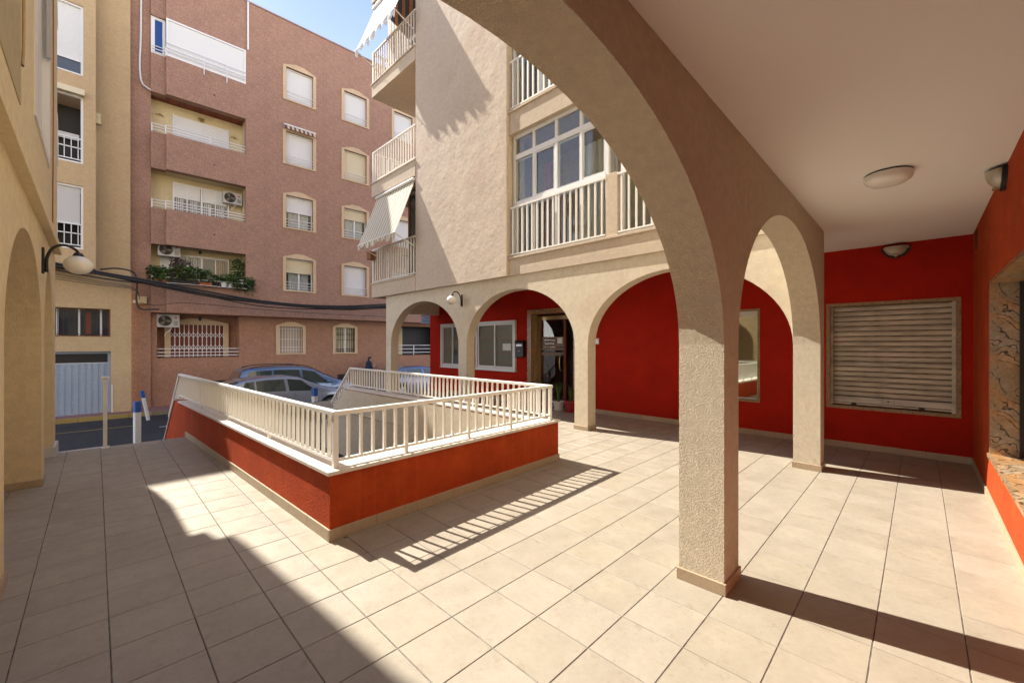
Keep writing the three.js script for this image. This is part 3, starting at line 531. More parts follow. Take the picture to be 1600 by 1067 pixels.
streetAwning('lower side-cloth awning on the street face of the yellow building', 5.25, [[8.37, 5.25], [9.6, 5.08], [9.8, 4.7], [9.8, 4.35]]);
streetAwning('upper side-cloth awning on the street face of the yellow building', 7.75, [[8.37, 7.75], [8.7, 7.55], [9.07, 7.3], [9.35, 7.0], [9.68, 6.75], [9.76, 6.5]]);

// ------------------------------------------------------------------ ramp: parapet, railing, sloping floor (askew by 2.4 degrees)
const wall = thing('ramp_parapet', 'low terracotta parapet with pale stone coping around the sunken ramp', 'wall', [RC[0], 0, RC[1]], RA);
const LE = 6.25, RE = 5.88, FL = 2.95, TH2 = 0.2, RUN = 1.02;
const RT = THREE.MathUtils.degToRad(-1.9), turnR = g => g.translate(-FL, 0, 0).rotateY(RT).translate(FL, 0, 0);               // flat lengths of left and right walls, front length, thickness
const sideShape = (len, y1) => shp([[0, SY - 0.03], [len + RUN, SY - 0.03], [len + RUN, -0.37], [len, y1], [0, y1]]);
const exL = (s, x0, t) => ex(s, t).rotateY(Math.PI / 2).translate(x0, 0, 0);
mesh('left_wall', exL(sideShape(LE, 0.5), 0, TH2), mat.terracotta, wall);
mesh('right_wall', turnR(exL(sideShape(RE, 0.5), FL - TH2, TH2)), mat.terracotta, wall);
mesh('front_wall', lb(TH2 + 0.0005, FL - TH2 - 0.0005, SY, 0.5, -TH2, 0), mat.terracotta, wall);
const cp = (g) => mesh('coping_slab', g, mat.coping, wall);
for (let k = 0; k < 7; k++) { const a = 0.28 + k * 0.80, b = Math.min(LE, a + 0.797); if (b > a) cp(rb(-0.022, TH2 + 0.022, 0.501, 0.530, -b, -a, 0.004)); }
for (let k = 0; k < 8; k++) { const a = 0.28 + k * 0.80, b = Math.min(RE, a + 0.797); if (b > a) cp(turnR(rb(FL - TH2 - 0.022, FL + 0.022, 0.501, 0.530, -b, -a, 0.004))); }
for (let k = 0; k < 4; k++) { const a = -0.022 + k * 0.7485, b = a + 0.7465; cp(rb(a, b, 0.501, 0.531, -0.278, 0.022, 0.004)); }
for (const [x0, len, f] of [[-0.022, LE, g => g], [FL - TH2 - 0.022, RE, turnR]]) cp(f(bar([x0 + 0.122, 0.517, -len], [x0 + 0.122, -0.353, -len - RUN], 0.244, 0.03)));
for (let k = 0; k < 14; k++) { const a = 0.004 + k * 0.4, b = Math.min(5.3, a + 0.398); if (b > a) mesh('skirting_tile', rb(-0.013, 0.002, 0, 0.09, -b, -a, 0.003), mat.skirt, wall); }
for (let k = 0; k < 8; k++) { const a = -0.013 + k * 0.4, b = Math.min(FL + 0.013, a + 0.398); mesh('skirting_tile', rb(a, b, 0, 0.09, -0.002, 0.013, 0.003), mat.skirt, wall); }
for (let k = 0; k < 18; k++) { const a = 0.004 + k * 0.4; mesh('skirting_tile', turnR(rb(FL - 0.002, FL + 0.013, 0, 0.09, -a - 0.398, -a, 0.003)), mat.skirt, wall); }
const lin = (len) => shp([[TH2, -3.2], [len + RUN, -3.2], [len + RUN, -0.385], [len, 0.487], [TH2, 0.487]]);
mesh('ramp_lining', turnR(exL(lin(RE), FL - TH2 - 0.018, 0.017)), mat.creamFine, wall);
mesh('ramp_lining', exL(lin(LE), TH2 + 0.001, 0.017), mat.creamFine, wall);
mesh('ramp_lining', lb(TH2 + 0.02, FL - TH2 - 0.02, -3.2, 0.487, -TH2 - 0.018, -TH2 - 0.001), mat.creamFine, wall);
mesh('wall_fitting', turnR(rb(FL - TH2 - 0.04, FL - TH2 - 0.018, -0.26, -0.17, -3.08, -3.02, 0.006)), mat.steel, wall);
{ const a = [TH2 + 0.018, FL - TH2 - 0.018], P = (x, y, w) => [x, y, -w];
  const g = new THREE.BufferGeometry(), q = [P(a[0], -2.25, TH2), P(a[1], -2.25, TH2), P(a[1] + 0.25, -0.985, 7.2), P(a[0], -0.985, 7.2)];
  g.setAttribute('position', new THREE.Float32BufferAttribute([...q[0], ...q[1], ...q[2], ...q[0], ...q[2], ...q[3]], 3)); g.computeVertexNormals();
  const m = mesh(numbered('ramp'), g, mat.concrete, scene); m.position.copy(wall.position); m.rotation.copy(wall.rotation); m.userData.kind = 'structure'; }
const rail = thing('ramp_railing', 'cream painted metal railing on the parapet around the ramp', 'railing', [RC[0], 0.531, RC[1]], RA);
{ const x0 = 0.075, x1 = FL - 0.075, z0 = -0.075, H = 0.445, hb = 0.045;
  const R = (n, g) => mesh(n, g, mat.rail, rail);
  R('top_rail', rb(x0 - 0.028, x1 + 0.028, H - 0.036, H, z0 - 0.028, z0 + 0.028, 0.006)); R('bottom_rail', lb(x0, x1, hb, hb + 0.022, z0 - 0.014, z0 + 0.014));
  for (const [x, len, f] of [[x0, LE, g => g], [x1, RE, turnR]]) {
    const Q = (n, g) => R(n, f(g));
    Q('top_rail', rb(x - 0.028, x + 0.028, H - 0.035, H + 0.001, -len, z0 - 0.0285, 0.006)); Q('bottom_rail', lb(x - 0.014, x + 0.014, hb, hb + 0.022, -len, z0 - 0.015));
    Q('top_rail', bar([x, H - 0.018, -len + 0.005], [x, H - 0.018 - 0.87, -len - RUN], 0.056, 0.036)); Q('bottom_rail', bar([x, hb + 0.012, -len], [x, hb + 0.012 - 0.87, -len - RUN], 0.028, 0.022));
    const n = Math.round((len - 0.12) / 0.108);
    for (let k = 1; k <= n; k++) { const z = z0 - k * (len - 0.10) / n, post = k % 14 === 0; Q(post ? 'post' : 'baluster', lb(x - 0.0125, x + 0.0125, post ? 0 : hb + 0.022, H - 0.036, z - (post ? 0.015 : 0.0105), z + (post ? 0.015 : 0.0105))); }
    for (let k = 1; k < 9; k++) { const z = -len - k * 0.112, d = -0.87 * (k * 0.112) / RUN; Q('baluster', lb(x - 0.0125, x + 0.0125, hb + 0.02 + d, H - 0.04 + d, z - 0.0105, z + 0.0105)); }
  }
  for (let k = 1; k < 26; k++) { const x = x0 + k * (x1 - x0) / 26, post = k % 13 === 0 || k === 19 || k === 6; R(post ? 'post' : 'baluster', lb(x - (post ? 0.016 : 0.0105), x + (post ? 0.016 : 0.0105), post ? 0 : hb + 0.022, H - 0.036, z0 - 0.013, z0 + 0.013)); }
  for (const x of [x0, x1]) R('corner_post', rb(x - 0.02, x + 0.02, 0, H - 0.036, z0 - 0.02, z0 + 0.02, 0.004));
}

// ------------------------------------------------------------------ pink building across the street
// local frame: x along the facade (X = x + 2), z towards us, y up; heights are plaza heights
const PR = -Math.atan(0.0466);
const pk = thing('pink_apartment_building', 'pink roughcast apartment building with balconies across the street', 'building', [2, 0, 20.2], PR);
const pp = (n, g, m, par = pk) => mesh(n, g, m, par);
const U = X => X - 2;
const B0 = U(1.87), B1 = U(4.43), gaps = [[3.86, 5.27], [6.62, 8.11], [9.47, 10.95], [12.40, 13.82]];
const wins = []; for (const [x0, x1] of [[5.95, 7.08], [8.50, 9.62], [11.1, 12.2], [13.6, 14.7]]) for (const y of [12.42, 9.56, 6.72, 3.92]) wins.push([U(x0), U(x1), y, y + 1.42]);
const upPts = [[B0, 2.74], [U(26), 2.74], [U(26), 15.87], [B0, 15.87]];
for (const [a, b] of gaps.slice().reverse()) upPts.push([B0, b], [B1, b], [B1, a], [B0, a]);
pp('upper_wall', ex(shp(upPts, wins.map(w => rect(...w).map(p => [p[0], p[1]]))), 0.3).translate(0, 0, -0.3), mat.pink);
pp('roof_edge', lb(U(0.9), U(26.02), 15.871, 15.93, -0.6, 0.03), M([0.30, 0.20, 0.17], { roughness: 0.9 }));
pp('side_strip', lb(U(0.70), U(1.44), -0.9, 15.868, -0.9, -0.36), mat.pink);
for (const [a, b] of [[2.74, 3.86], [5.27, 6.62], [8.11, 9.47], [10.95, 12.40], [13.82, 15.868]]) pp('balcony_return', lb(U(1.44), B0 - 0.001, a, b, -0.5, -0.16), mat.pink);
pp('ground_wall', ex(shp([[U(0.92) + 0.525, -0.95], [U(26), -0.95], [U(26), 2.74], [U(0.92) + 0.525, 2.74]], [rect(U(1.62), U(4.27), 0.97, 2.68), rect(U(5.78), U(6.76), 1.10, 2.30), rect(U(8.25), U(9.20), 1.10, 2.32), rect(U(11.2), U(14.2), 0.9, 2.5)]), 0.25).translate(0, 0, -0.70), mat.pinkLow);
pp('ledge', lb(U(1.44), U(26), 2.70, 2.739, -0.45, 0.02), mat.pinkLow);
pp('body', lb(U(4.7), U(26), -0.9, 15.86, -9, -1.56), mat.pinkLow);
pp('body', lb(U(0.92), U(4.699), -0.9, 15.86, -9, -2.2), mat.pinkLow);
// balcony loggias: floors, back walls, side walls, ceilings
for (const [i, [a, b]] of gaps.entries()) {
  const lo = i === 0 ? 2.745 : gaps[i - 1][1];
  pp('loggia_floor', lb(U(1.445), B1 + 0.2, a - 1.0, a - 0.85, -1.2, -0.305), mat.loggia);
  pp('loggia_back_wall', lb(U(1.445), U(4.69), a - 0.85, b + 0.35, -1.05, -0.85), mat.loggia);
  pp('loggia_side_wall', lb(B1, B1 + 0.2, a - 0.85, b + 0.3, -0.85, -0.301), mat.loggia);
  pp('loggia_ceiling', lb(U(1.445), B1 + 0.2, b + 0.02, b + 0.1, -0.85, -0.305), i === 2 ? mat.woodRed : mat.loggia);
  const rl = pp('balcony_rail', merge([0.10, 0.21, 0.32].map(h => lb(B0 - 0.02, B1, a + h - 0.012, a + h + 0.012, -0.10, -0.07)).concat([lb(U(3.2), U(3.2) + 0.03, a, a + 0.335, -0.11, -0.06), lb(B0 - 0.03, B0, a - 0.02, a + 0.335, -0.11, -0.06)])), mat.white);
  pp('return_rail', merge([0.10, 0.21, 0.32].map(h => lb(U(1.46), B0 - 0.03, a + h - 0.012, a + h + 0.012, -0.24, -0.21)).concat([lb(U(1.45), U(1.48), a - 0.02, a + 0.335, -0.25, -0.2)])), mat.white, rl);
}
function slatted(w, h, pitch = 0.055, depth = 0.010) {         // roller shutter curtain as one ribbed sheet, base at origin
  const n = Math.max(1, Math.round(h / pitch)), p = h / n, pts = [[0, 0]];
  for (let k = 0; k < n; k++) pts.push([depth * 0.3, k * p + 0.004], [depth, k * p + p * 0.3], [depth, k * p + p * 0.75], [0.0, (k + 1) * p]);
  const s = shp([[-0.008, 0], ...pts, [-0.008, h]]); return ex(s, w).rotateY(-Math.PI / 2).scale(1, 1, 1).translate(w, 0, 0).applyMatrix4(new THREE.Matrix4().set(1, 0, 0, 0, 0, 1, 0, 0, 0, 0, 1, 0, 0, 0, 0, 1));
}
// top balcony closed with a white shutter and a blue pane on its return
{ const s = pp('closed_balcony', merge([lb(B0 + 0.0, B1, 12.40, 12.46, -0.06, 0.0), lb(B0, B1, 13.76, 13.82, -0.06, 0.0), lb(B0, B0 + 0.06, 12.46, 13.76, -0.06, 0), lb(B1 - 0.06, B1, 12.46, 13.76, -0.06, 0)]), mat.white); tag(s, 'top balcony closed in with a wide white shutter');
  pp('shutter', slatted(B1 - B0 - 0.12, 1.30, 0.04, 0.004).translate(B0 + 0.06, 12.46, -0.04), mat.shutterWhite, s);
  pp('outer_rail', merge([12.56, 12.68, 12.86].map(y => lb(B0, B1, y - 0.012, y + 0.012, 0.03, 0.055)).concat([3.0, 3.75].map(x => lb(U(x), U(x) + 0.03, 12.15, 12.88, 0.03, 0.06)))), mat.white, s);
  const r = pp('return_window', merge([lb(U(1.44), U(1.86), 12.40, 12.5, -0.3, -0.24), lb(U(1.44), U(1.86), 13.72, 13.82, -0.3, -0.24), lb(U(1.44), U(1.55), 12.5, 13.72, -0.3, -0.24), lb(U(1.77), U(1.86), 12.5, 13.72, -0.3, -0.24)]), mat.white);
  pp('pane', lb(U(1.55), U(1.77), 12.5, 13.72, -0.29, -0.26), M([0.012, 0.06, 0.24], { roughness: 0.12 }), r); }
// loggia windows
{ const y = 8.62, w = pp('loggia_shutter', slatted(1.75, 1.98).translate(U(2.15), y, -0.85), mat.shutterWhite); tag(w, 'closed white shutter behind the third-floor balcony rail'); pp('shutter_frame', merge([lb(U(2.10), U(2.15), y, y + 2.0, -0.85, -0.80), lb(U(3.90), U(3.95), y, y + 2.0, -0.85, -0.80)]), mat.whiteFrame, w); }
function loggiaWindow(y, lab) {
  const w = pp('loggia_window', merge([lb(U(2.1), U(3.95), y + 1.90, y + 1.96, -0.85, -0.77), lb(U(2.1), U(2.15), y, y + 1.90, -0.85, -0.77), lb(U(3.9), U(3.95), y, y + 1.90, -0.85, -0.77), lb(U(2.99), U(3.05), y, y + 1.90, -0.85, -0.77), lb(U(2.53), U(2.57), y, y + 1.90, -0.84, -0.78), lb(U(3.46), U(3.50), y, y + 1.90, -0.84, -0.78)]), mat.white); tag(w, lab);
  for (let k = 0; k < 4; k++) pp('pane', lb(U(2.15) + k * 0.44, U(2.15) + k * 0.44 + 0.42, y, y + 1.90, -0.812, -0.808), mat.glassDark, w);
  return w;
}
{ const w = loggiaWindow(5.95, 'white window with half lowered shutter behind the second-floor balcony rail'); for (const x of [2.15, 3.06]) pp('shutter', slatted(0.82, 0.52).translate(U(x), 7.33, -0.805), mat.shutterWhite, w); for (const x of [2.2, 2.65, 3.1, 3.55]) pp('net_curtain', curtainGeo(0, 6.0, 7.3, -0.13, 0.13, 0.012, 4).rotateY(Math.PI / 2).translate(U(x) + 0.13, 0, -0.802), mat.curtain, w); }
{ const w = loggiaWindow(3.12, 'white window behind the flower pots'); pp('net_curtain', curtainGeo(0, 3.12, 5.0, -0.25, 0.25, 0.015, 6).rotateY(Math.PI / 2).translate(U(2.75), 0, -0.802), mat.curtain, w); pp('side_curtain', curtainGeo(0, 3.12, 5.0, -0.2, 0.2, 0.02, 5).rotateY(Math.PI / 2).translate(U(3.68), 0, -0.802), mat.curtainTan, w); pp('side_shutter', slatted(0.35, 1.9).translate(U(1.72), 3.12, -0.85), mat.shutterWhite, w); }
for (const [x, y] of [[1.72, 10.45], [4.12, 10.38]]) pp('wall_light', merge([-0.07, 0, 0.07].map(d => new THREE.SphereGeometry(0.035, 10, 8).translate(U(x) + d, y - Math.abs(d) * 0.5, -0.78))), mat.brass);
pp('bell_light', lathe([[0.13, 0], [0.10, -0.05], [0.03, -0.11], [0.001, -0.12]], 16).translate(U(3.0), 10.72, -0.78), mat.brass);
pp('bell_light', lathe([[0.05, 0], [0.05, -0.10], [0.03, -0.14], [0.001, -0.15]], 12).translate(U(2.95), 5.30, -0.6), mat.dark);
pp('bell_light', lathe([[0.05, 0], [0.05, -0.10], [0.03, -0.14], [0.001, -0.15]], 12).translate(U(2.95), 2.60, -0.62), mat.dark);
// facade windows: cream trim with a peaked head, shutter at its own height, rails
function gabled(x0, x1, y0, y1, w = 0.13) { return shp([[x0 - w, y0 - 0.06], [x1 + w, y0 - 0.06], [x1 + w, y1 + 0.04], [(x0 + x1) / 2 + 0.16, y1 + 0.22], [(x0 + x1) / 2 - 0.16, y1 + 0.22], [x0 - w, y1 + 0.04]], [rect(x0, x1, y0, y1)]); }
const drops = { 0: 1, 1: 1, 2: 0.5, 3: 0.44, 4: 1, 5: 1, 6: 0.36, 7: 1 };
const floorsN = ['top-floor', 'third-floor', 'second-floor', 'first-floor'], posN = ['beside the balconies', 'close to the corner balconies', 'behind the beige building', 'far right'];
wins.forEach(([x0, x1, y0, y1], k) => {
  const f = pp('window_trim', ex(gabled(x0, x1, y0, y1), 0.07).translate(0, 0, -0.03), mat.trim); tag(f, floorsN[k % 4] + ' window in cream peaked trim, ' + posN[Math.floor(k / 4)]);
  const h = y1 - y0, d = drops[k] ?? 1, cream = k === 3 || k === 5 || k === 6;
  pp('shutter', slatted(x1 - x0, h * d).translate(x0, y1 - h * d, -0.14), cream ? mat.shutterCream : mat.shutterWhite, f);
  pp('shutter_box', lb(x0, x1, y1 - 0.05, y1, -0.15, -0.09), mat.whiteFrame, f);
  if (d < 1) {
    pp('sash', merge([lb(x0, x1, y0, y0 + 0.04, -0.2, -0.15), lb((x0 + x1) / 2 - 0.03, (x0 + x1) / 2 + 0.03, y0 + 0.04, y1, -0.2, -0.15), lb(x0, x0 + 0.04, y0 + 0.04, y1, -0.2, -0.15), lb(x1 - 0.04, x1, y0 + 0.04, y1, -0.2, -0.15)]), mat.white, f);
    for (const s of [0, 1]) pp('pane', lb(s ? (x0 + x1) / 2 + 0.03 : x0 + 0.04, s ? x1 - 0.04 : (x0 + x1) / 2 - 0.03, y0 + 0.04, y1, -0.178, -0.172), mat.pane, f);
    pp('net_curtain', curtainGeo(0, y0, y1, -(x1 - x0) / 2 + 0.14, (x1 - x0) / 2 - 0.14, 0.012, 9).rotateY(Math.PI / 2).translate((x0 + x1) / 2, 0, -0.25), mat.curtain, f);
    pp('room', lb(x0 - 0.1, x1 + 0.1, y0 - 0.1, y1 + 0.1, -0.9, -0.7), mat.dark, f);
  }
  pp('window_rail', merge([0.10, 0.22, 0.36].map(q => lb(x0, x1, y0 + q, y0 + q + 0.02, -0.05, -0.03))), mat.white, f);
});
// small striped awning folded over one third-floor window
{ const x0 = U(5.88), x1 = U(7.15), a = thing('window_awning', 'short brown and cream striped awning over a third-floor window of the pink building', 'awning', [2, 11.0, 20.2], PR);
  for (let k = 0; k < 14; k++) { const w = (x1 - x0) / 14, xx = x0 + k * w; mesh('stripe', ex(shp([[xx, 0.22], [xx + w - 0.002, 0.22], [xx + w - 0.002, 0.03], [xx + w / 2, 0], [xx, 0.03]]), 0.01).rotateX(-0.5).translate(0, 0.0, 0.20), k % 2 ? mat.trim : M([0.13, 0.06, 0.06], { roughness: 0.9 }), a); }
  mesh('roller', new THREE.CylinderGeometry(0.035, 0.035, x1 - x0 + 0.05, 10).rotateZ(Math.PI / 2).translate((x0 + x1) / 2, 0.24, 0.07), mat.white, a); mesh('arm', merge([lb(x0 - 0.02, x0, -0.9, 0.2, 0.02, 0.045), lb(x1, x1 + 0.02, -0.9, 0.2, 0.02, 0.045)]), mat.trim, a); }
// ground floor: folding lattice gate, two barred windows, dark porch
{ const x0 = U(2.03), x1 = U(3.79), y0 = 0.98, y1 = 2.30, f = pp('gate_trim', ex(shp([[x0 - 0.17, y0], [x0, y0], [x0, y1], [x1, y1], [x1, y0], [x1 + 0.17, y0], [x1 + 0.17, y1 + 0.08], [(x0 + x1) / 2 + 0.25, y1 + 0.26], [(x0 + x1) / 2 - 0.25, y1 + 0.26], [x0 - 0.17, y1 + 0.08]]), 0.06).translate(0, 0, -1.0), mat.trim); tag(f, 'white folding lattice gate in a cream peaked surround');
  pp('recess_back', lb(U(1.5), U(4.4), 0.9, 2.74, -1.2, -1.1), mat.pinkLow); pp('recess_side', lb(U(4.27), U(4.4), 0.97, 2.69, -1.099, -0.701), mat.pinkLow); pp('recess_side', lb(U(1.5), U(1.62), 0.97, 2.69, -1.099, -0.701), mat.pinkLow); pp('recess_floor', lb(U(1.5), U(4.4), 0.85, 0.968, -1.099, -0.701), mat.pinkLow);
  const n = 12, w = (x1 - x0) / n;
  pp('door_behind', lb(x0, x1, y0, y1, -1.09, -1.06), mat.woodRed, f);
  for (let k = 0; k <= n; k++) pp('gate_bar', lb(x0 + k * w - 0.011, x0 + k * w + 0.011, y0, y1, -0.98, -0.955), mat.white, f);
  for (let k = 0; k < n; k++) for (const yy of [y0 + 0.40, y1 - 0.42]) { pp('gate_scissor', bar([x0 + k * w, yy - 0.11, -0.95], [x0 + (k + 1) * w, yy + 0.11, -0.95], 0.014, 0.014), mat.white, f); pp('gate_scissor', bar([x0 + k * w, yy + 0.11, -0.945], [x0 + (k + 1) * w, yy - 0.11, -0.945], 0.014, 0.014), mat.white, f); }
  pp('porch_rail', merge([1.06, 1.19, 1.33].map(y => lb(U(1.62), U(4.27), y - 0.014, y + 0.014, -0.56, -0.52))), mat.white);
}
for (const [x0, x1, kind] of [[U(5.78), U(6.76), 0], [U(8.25), U(9.20), 1]]) {
  const y0 = 1.10, y1 = kind ? 2.32 : 2.30, f = pp('window_trim', ex(gabled(x0, x1, y0, y1, 0.13), 0.06).translate(0, 0, -0.47), mat.trim); tag(f, kind ? 'ground-floor window behind a dark ornamental grille' : 'ground-floor window behind white bars');
  pp('blind', slatted(x1 - x0, y1 - y0).translate(x0, y0, -0.64), kind ? mat.shutterCream : mat.curtainTan, f);
  for (let k = 0; k < 9; k++) pp('bar', lb(x0 + 0.03 + k * (x1 - x0 - 0.06) / 8 - 0.009, x0 + 0.03 + k * (x1 - x0 - 0.06) / 8 + 0.009, y0, y1, -0.5, -0.482), kind ? mat.black : mat.white, f);
  for (const y of kind ? [0.06, 0.16, 0.62] : [0.12, 0.26, 0.62, 1.1]) pp('cross_bar', lb(x0, x1, y0 + y, y0 + y + 0.02, -0.503, -0.48), kind ? mat.black : mat.white, f);
  if (kind) { for (let k = 0; k < 8; k++) for (const y of [0.11, 0.9]) pp('scroll', new THREE.TorusGeometry(0.05, 0.008, 6, 14).translate(x0 + 0.09 + k * (x1 - x0 - 0.06) / 8, y0 + y, -0.49), mat.black, f); pp('middle_bar', lb((x0 + x1) / 2 - 0.02, (x0 + x1) / 2 + 0.02, y0, y1, -0.50, -0.46), mat.white, f); }
}
{ const b = pp('porch', lb(U(11.2), U(14.2), 0.9, 2.5, -1.5, -1.4), mat.dark); tag(b, 'dark recessed porch on the pink ground floor'); pp('porch_rail', merge([1.05, 1.25, 1.45].map(y => lb(U(11.2), U(14.2), y - 0.015, y + 0.015, -0.62, -0.58)).concat([lb(U(12.6), U(12.63), 0.9, 1.46, -0.62, -0.58)])), mat.white, b); pp('porch_door', lb(U(11.5), U(12.3), 0.9, 2.45, -1.4, -1.35), mat.loggia, b); }
for (const [x, w] of [[3.3, 0.9], [8.35, 0.55]]) { const g = pp('basement_grille', lb(U(x), U(x + w), -0.35, 0.02, -0.46, -0.445), mat.dark); for (let k = 0; k < 6; k++) pp('bar', lb(U(x) + (k + 0.5) * w / 6 - 0.01, U(x) + (k + 0.5) * w / 6 + 0.01, -0.35, 0.02, -0.444, -0.43), mat.black, g); }
pp('white_pipe', tube([[U(1.18), 16, -0.32], [U(1.16), 13, -0.31], [U(1.14), 11.6, -0.31], [U(1.22), 11.15, -0.3], [U(1.5), 10.98, -0.2]], 0.03, 30, 8), mat.shutterWhite);
pp('downpipe', new THREE.CylinderGeometry(0.035, 0.035, 2.0, 10).translate(U(4.5), 14.85, 0.05), mat.white);
for (const y of [8.7, 5.9, 11.5]) pp('weep_hole', new THREE.CylinderGeometry(0.035, 0.035, 0.02, 12).rotateX(Math.PI / 2).translate(U(3.35), y, 0.005), mat.woodRed);

// air conditioners
function airCon(label, pos, rot, pipe) {
  const o = thing('air_conditioner', label, 'air conditioner', pos, rot, 'air conditioners on the pink building');
  mesh('case', rb(-0.34, 0.34, 0, 0.5, -0.24, 0, 0.02, 2), M([0.55, 0.53, 0.49], { roughness: 0.5, map: T.mottle }), o);
  mesh('fan_ring', new THREE.TorusGeometry(0.19, 0.012, 6, 28).translate(-0.1, 0.25, 0.006), mat.dark, o);
  mesh('fan_opening', new THREE.CircleGeometry(0.185, 28).translate(-0.1, 0.25, 0.003), mat.dark, o);
  for (let k = 0; k < 3; k++) mesh('fan_blade', ex(shp([[0.02, -0.02], [0.17, -0.09], [0.175, 0.03], [0.03, 0.03]]), 0.004).rotateZ(k * 2.094).translate(-0.1, 0.25, 0.005), M([0.16, 0.13, 0.09], { roughness: 0.6 }), o);
  mesh('side_grille', merge([0, 1, 2, 3, 4].map(k => lb(0.16, 0.30, 0.08 + k * 0.035, 0.092 + k * 0.035, 0, 0.006))), mat.dark, o);
  mesh('badge', lb(0.19, 0.26, 0.34, 0.40, 0, 0.004), M([0.5, 0.03, 0.08], { roughness: 0.5 }), o);
  if (pipe) mesh('hose', tube([[0.1, 0.0, -0.05], [0.05, -0.12, -0.03], [-0.06, -0.22, -0.06], [-0.1, -0.34, -0.14]], 0.012, 16, 6), mat.shutterWhite, o);
}
const pkW = (X, y, z) => { const v = new THREE.Vector3(U(X), y, z).applyAxisAngle(new THREE.Vector3(0, 1, 0), PR); return [v.x + 2, y, 20.2 - v.z]; };
airCon('air conditioner on the ground floor beside the lattice gate', pkW(1.95, 2.16, -0.42), PR, true);
airCon('air conditioner under the ceiling of the second-floor balcony', pkW(4.05, 7.42, -0.52), PR, true);
airCon('air conditioner above the flower balcony', pkW(1.98, 4.90, -0.42), PR, false);
// boxes and cables
{ const j = thing('meter_box', 'small cream junction box on the pink wall below the cables', 'box', pkW(1.20, 3.0, -0.358), PR); mesh('case', rb(-0.13, 0.13, 0, 0.28, 0, 0.09, 0.012), mat.loggia, j); mesh('door', rb(-0.115, 0.115, 0.015, 0.265, 0.09, 0.098, 0.004), mat.loggia, j);
  const j2 = thing('cable_box', 'tiny white cable box beside the cream junction box', 'box', pkW(0.99, 3.02, -0.358), PR); mesh('case', rb(-0.05, 0.05, 0, 0.11, 0, 0.05, 0.01), mat.white, j2); mesh('lid', rb(-0.045, 0.045, 0.01, 0.1, 0.05, 0.056, 0.002), mat.white, j2); }
{ const c = thing('cable_bundle', 'bundle of sagging black cables strung across the pink facade', 'cables', [0, 0, 19.6]);
  const path = [[-3, 4.30, 0.1], [-1.0, 4.02, 0.05], [0.2, 3.88, 0.0], [1.4, 3.72, 0.0], [3.0, 3.44, 0.12], [4.6, 3.26, 0.2], [6.4, 3.20, 0.28], [8.4, 3.24, 0.38], [10.0, 3.40, 0.5], [11.8, 3.62, 0.6]];
  const offs = [[0, 0, 0.044], [0.06, 0.04, 0.036], [-0.065, 0.03, 0.034], [0.02, -0.07, 0.028], [-0.03, 0.085, 0.028], [-0.11, -0.03, 0.022]];
  offs.forEach(([dy, dz, r], k) => mesh('cable', tube(path.map((p, i) => [p[0], p[1] + dy * (1 + 0.5 * Math.sin(i * 1.7 + k)), p[2] + dz]), r, 60, 7), mat.cable, c));
  for (let k = 0; k < 3; k++) mesh('thin_cable', tube([[-3, 3.95 - k * 0.09, 0.1], [0, 3.62 - k * 0.06, 0.0], [1.0, 3.45 - k * 0.03, -0.05], [1.1, 3.1, -0.08]], 0.008, 30, 5), mat.cable, c);
  mesh('riser_cable', tube([[0.1, 4.02, 0.0], [0.5, 4.12, -0.1], [0.92, 4.05, -0.12], [1.02, 3.8, -0.12], [1.02, 3.0, -0.12], [1.1, 2.78, -0.12], [1.6, 2.76, 0.1]], 0.028, 50, 7), mat.cable, c);
  mesh('ledge_cable', tube([[1.1, 2.98, -0.1], [1.5, 2.9, 0.1], [2.2, 3.0, 0.6], [4.4, 2.92, 0.68], [7, 2.86, 0.8], [11, 2.86, 0.95]], 0.010, 60, 6), mat.cable, c); }
// flower pots on the first-floor balcony
function leafGeo(n, R, H, size, droop = 0) {
  const v = [];
  for (let k = 0; k < n; k++) { const a = rnd() * 6.283, q = Math.sqrt(rnd()) * R, y = H * Math.pow(rnd(), 0.8) - droop * rnd() * (q / R), s = size * rr(0.6, 1.3), d = rnd() * 6.283, e = rr(-0.7, 0.9);
    const ux = Math.cos(d) * Math.cos(e), uy = Math.sin(e), uz = Math.sin(d) * Math.cos(e), wx = -Math.sin(d) * 0.42, wz = Math.cos(d) * 0.42, cx = q * Math.cos(a), cz = q * Math.sin(a);
    const p0 = [cx, y, cz], p1 = [cx + ux * s * 0.5 + wx * s, y + uy * s * 0.5 + 0.1 * s, cz + uz * s * 0.5 + wz * s], p2 = [cx + ux * s, y + uy * s, cz + uz * s], p3 = [cx + ux * s * 0.5 - wx * s, y + uy * s * 0.5 + 0.1 * s, cz + uz * s * 0.5 - wz * s];
    v.push(...p0, ...p1, ...p2, ...p0, ...p2, ...p3); }
  const g = new THREE.BufferGeometry(); g.setAttribute('position', new THREE.Float32BufferAttribute(v, 3)); g.computeVertexNormals(); return g;
}
const potGeo = (r, h) => lathe([[0.001, 0], [r * 0.72, 0], [r, h * 0.86], [r * 1.1, h * 0.87], [r * 1.1, h], [r * 0.95, h], [r * 0.9, h * 0.85], [0.001, h * 0.82]], 16);
const boxPot = (w, h, d) => merge([lb(-w / 2, w / 2, 0, h, -d / 2, d / 2)]);
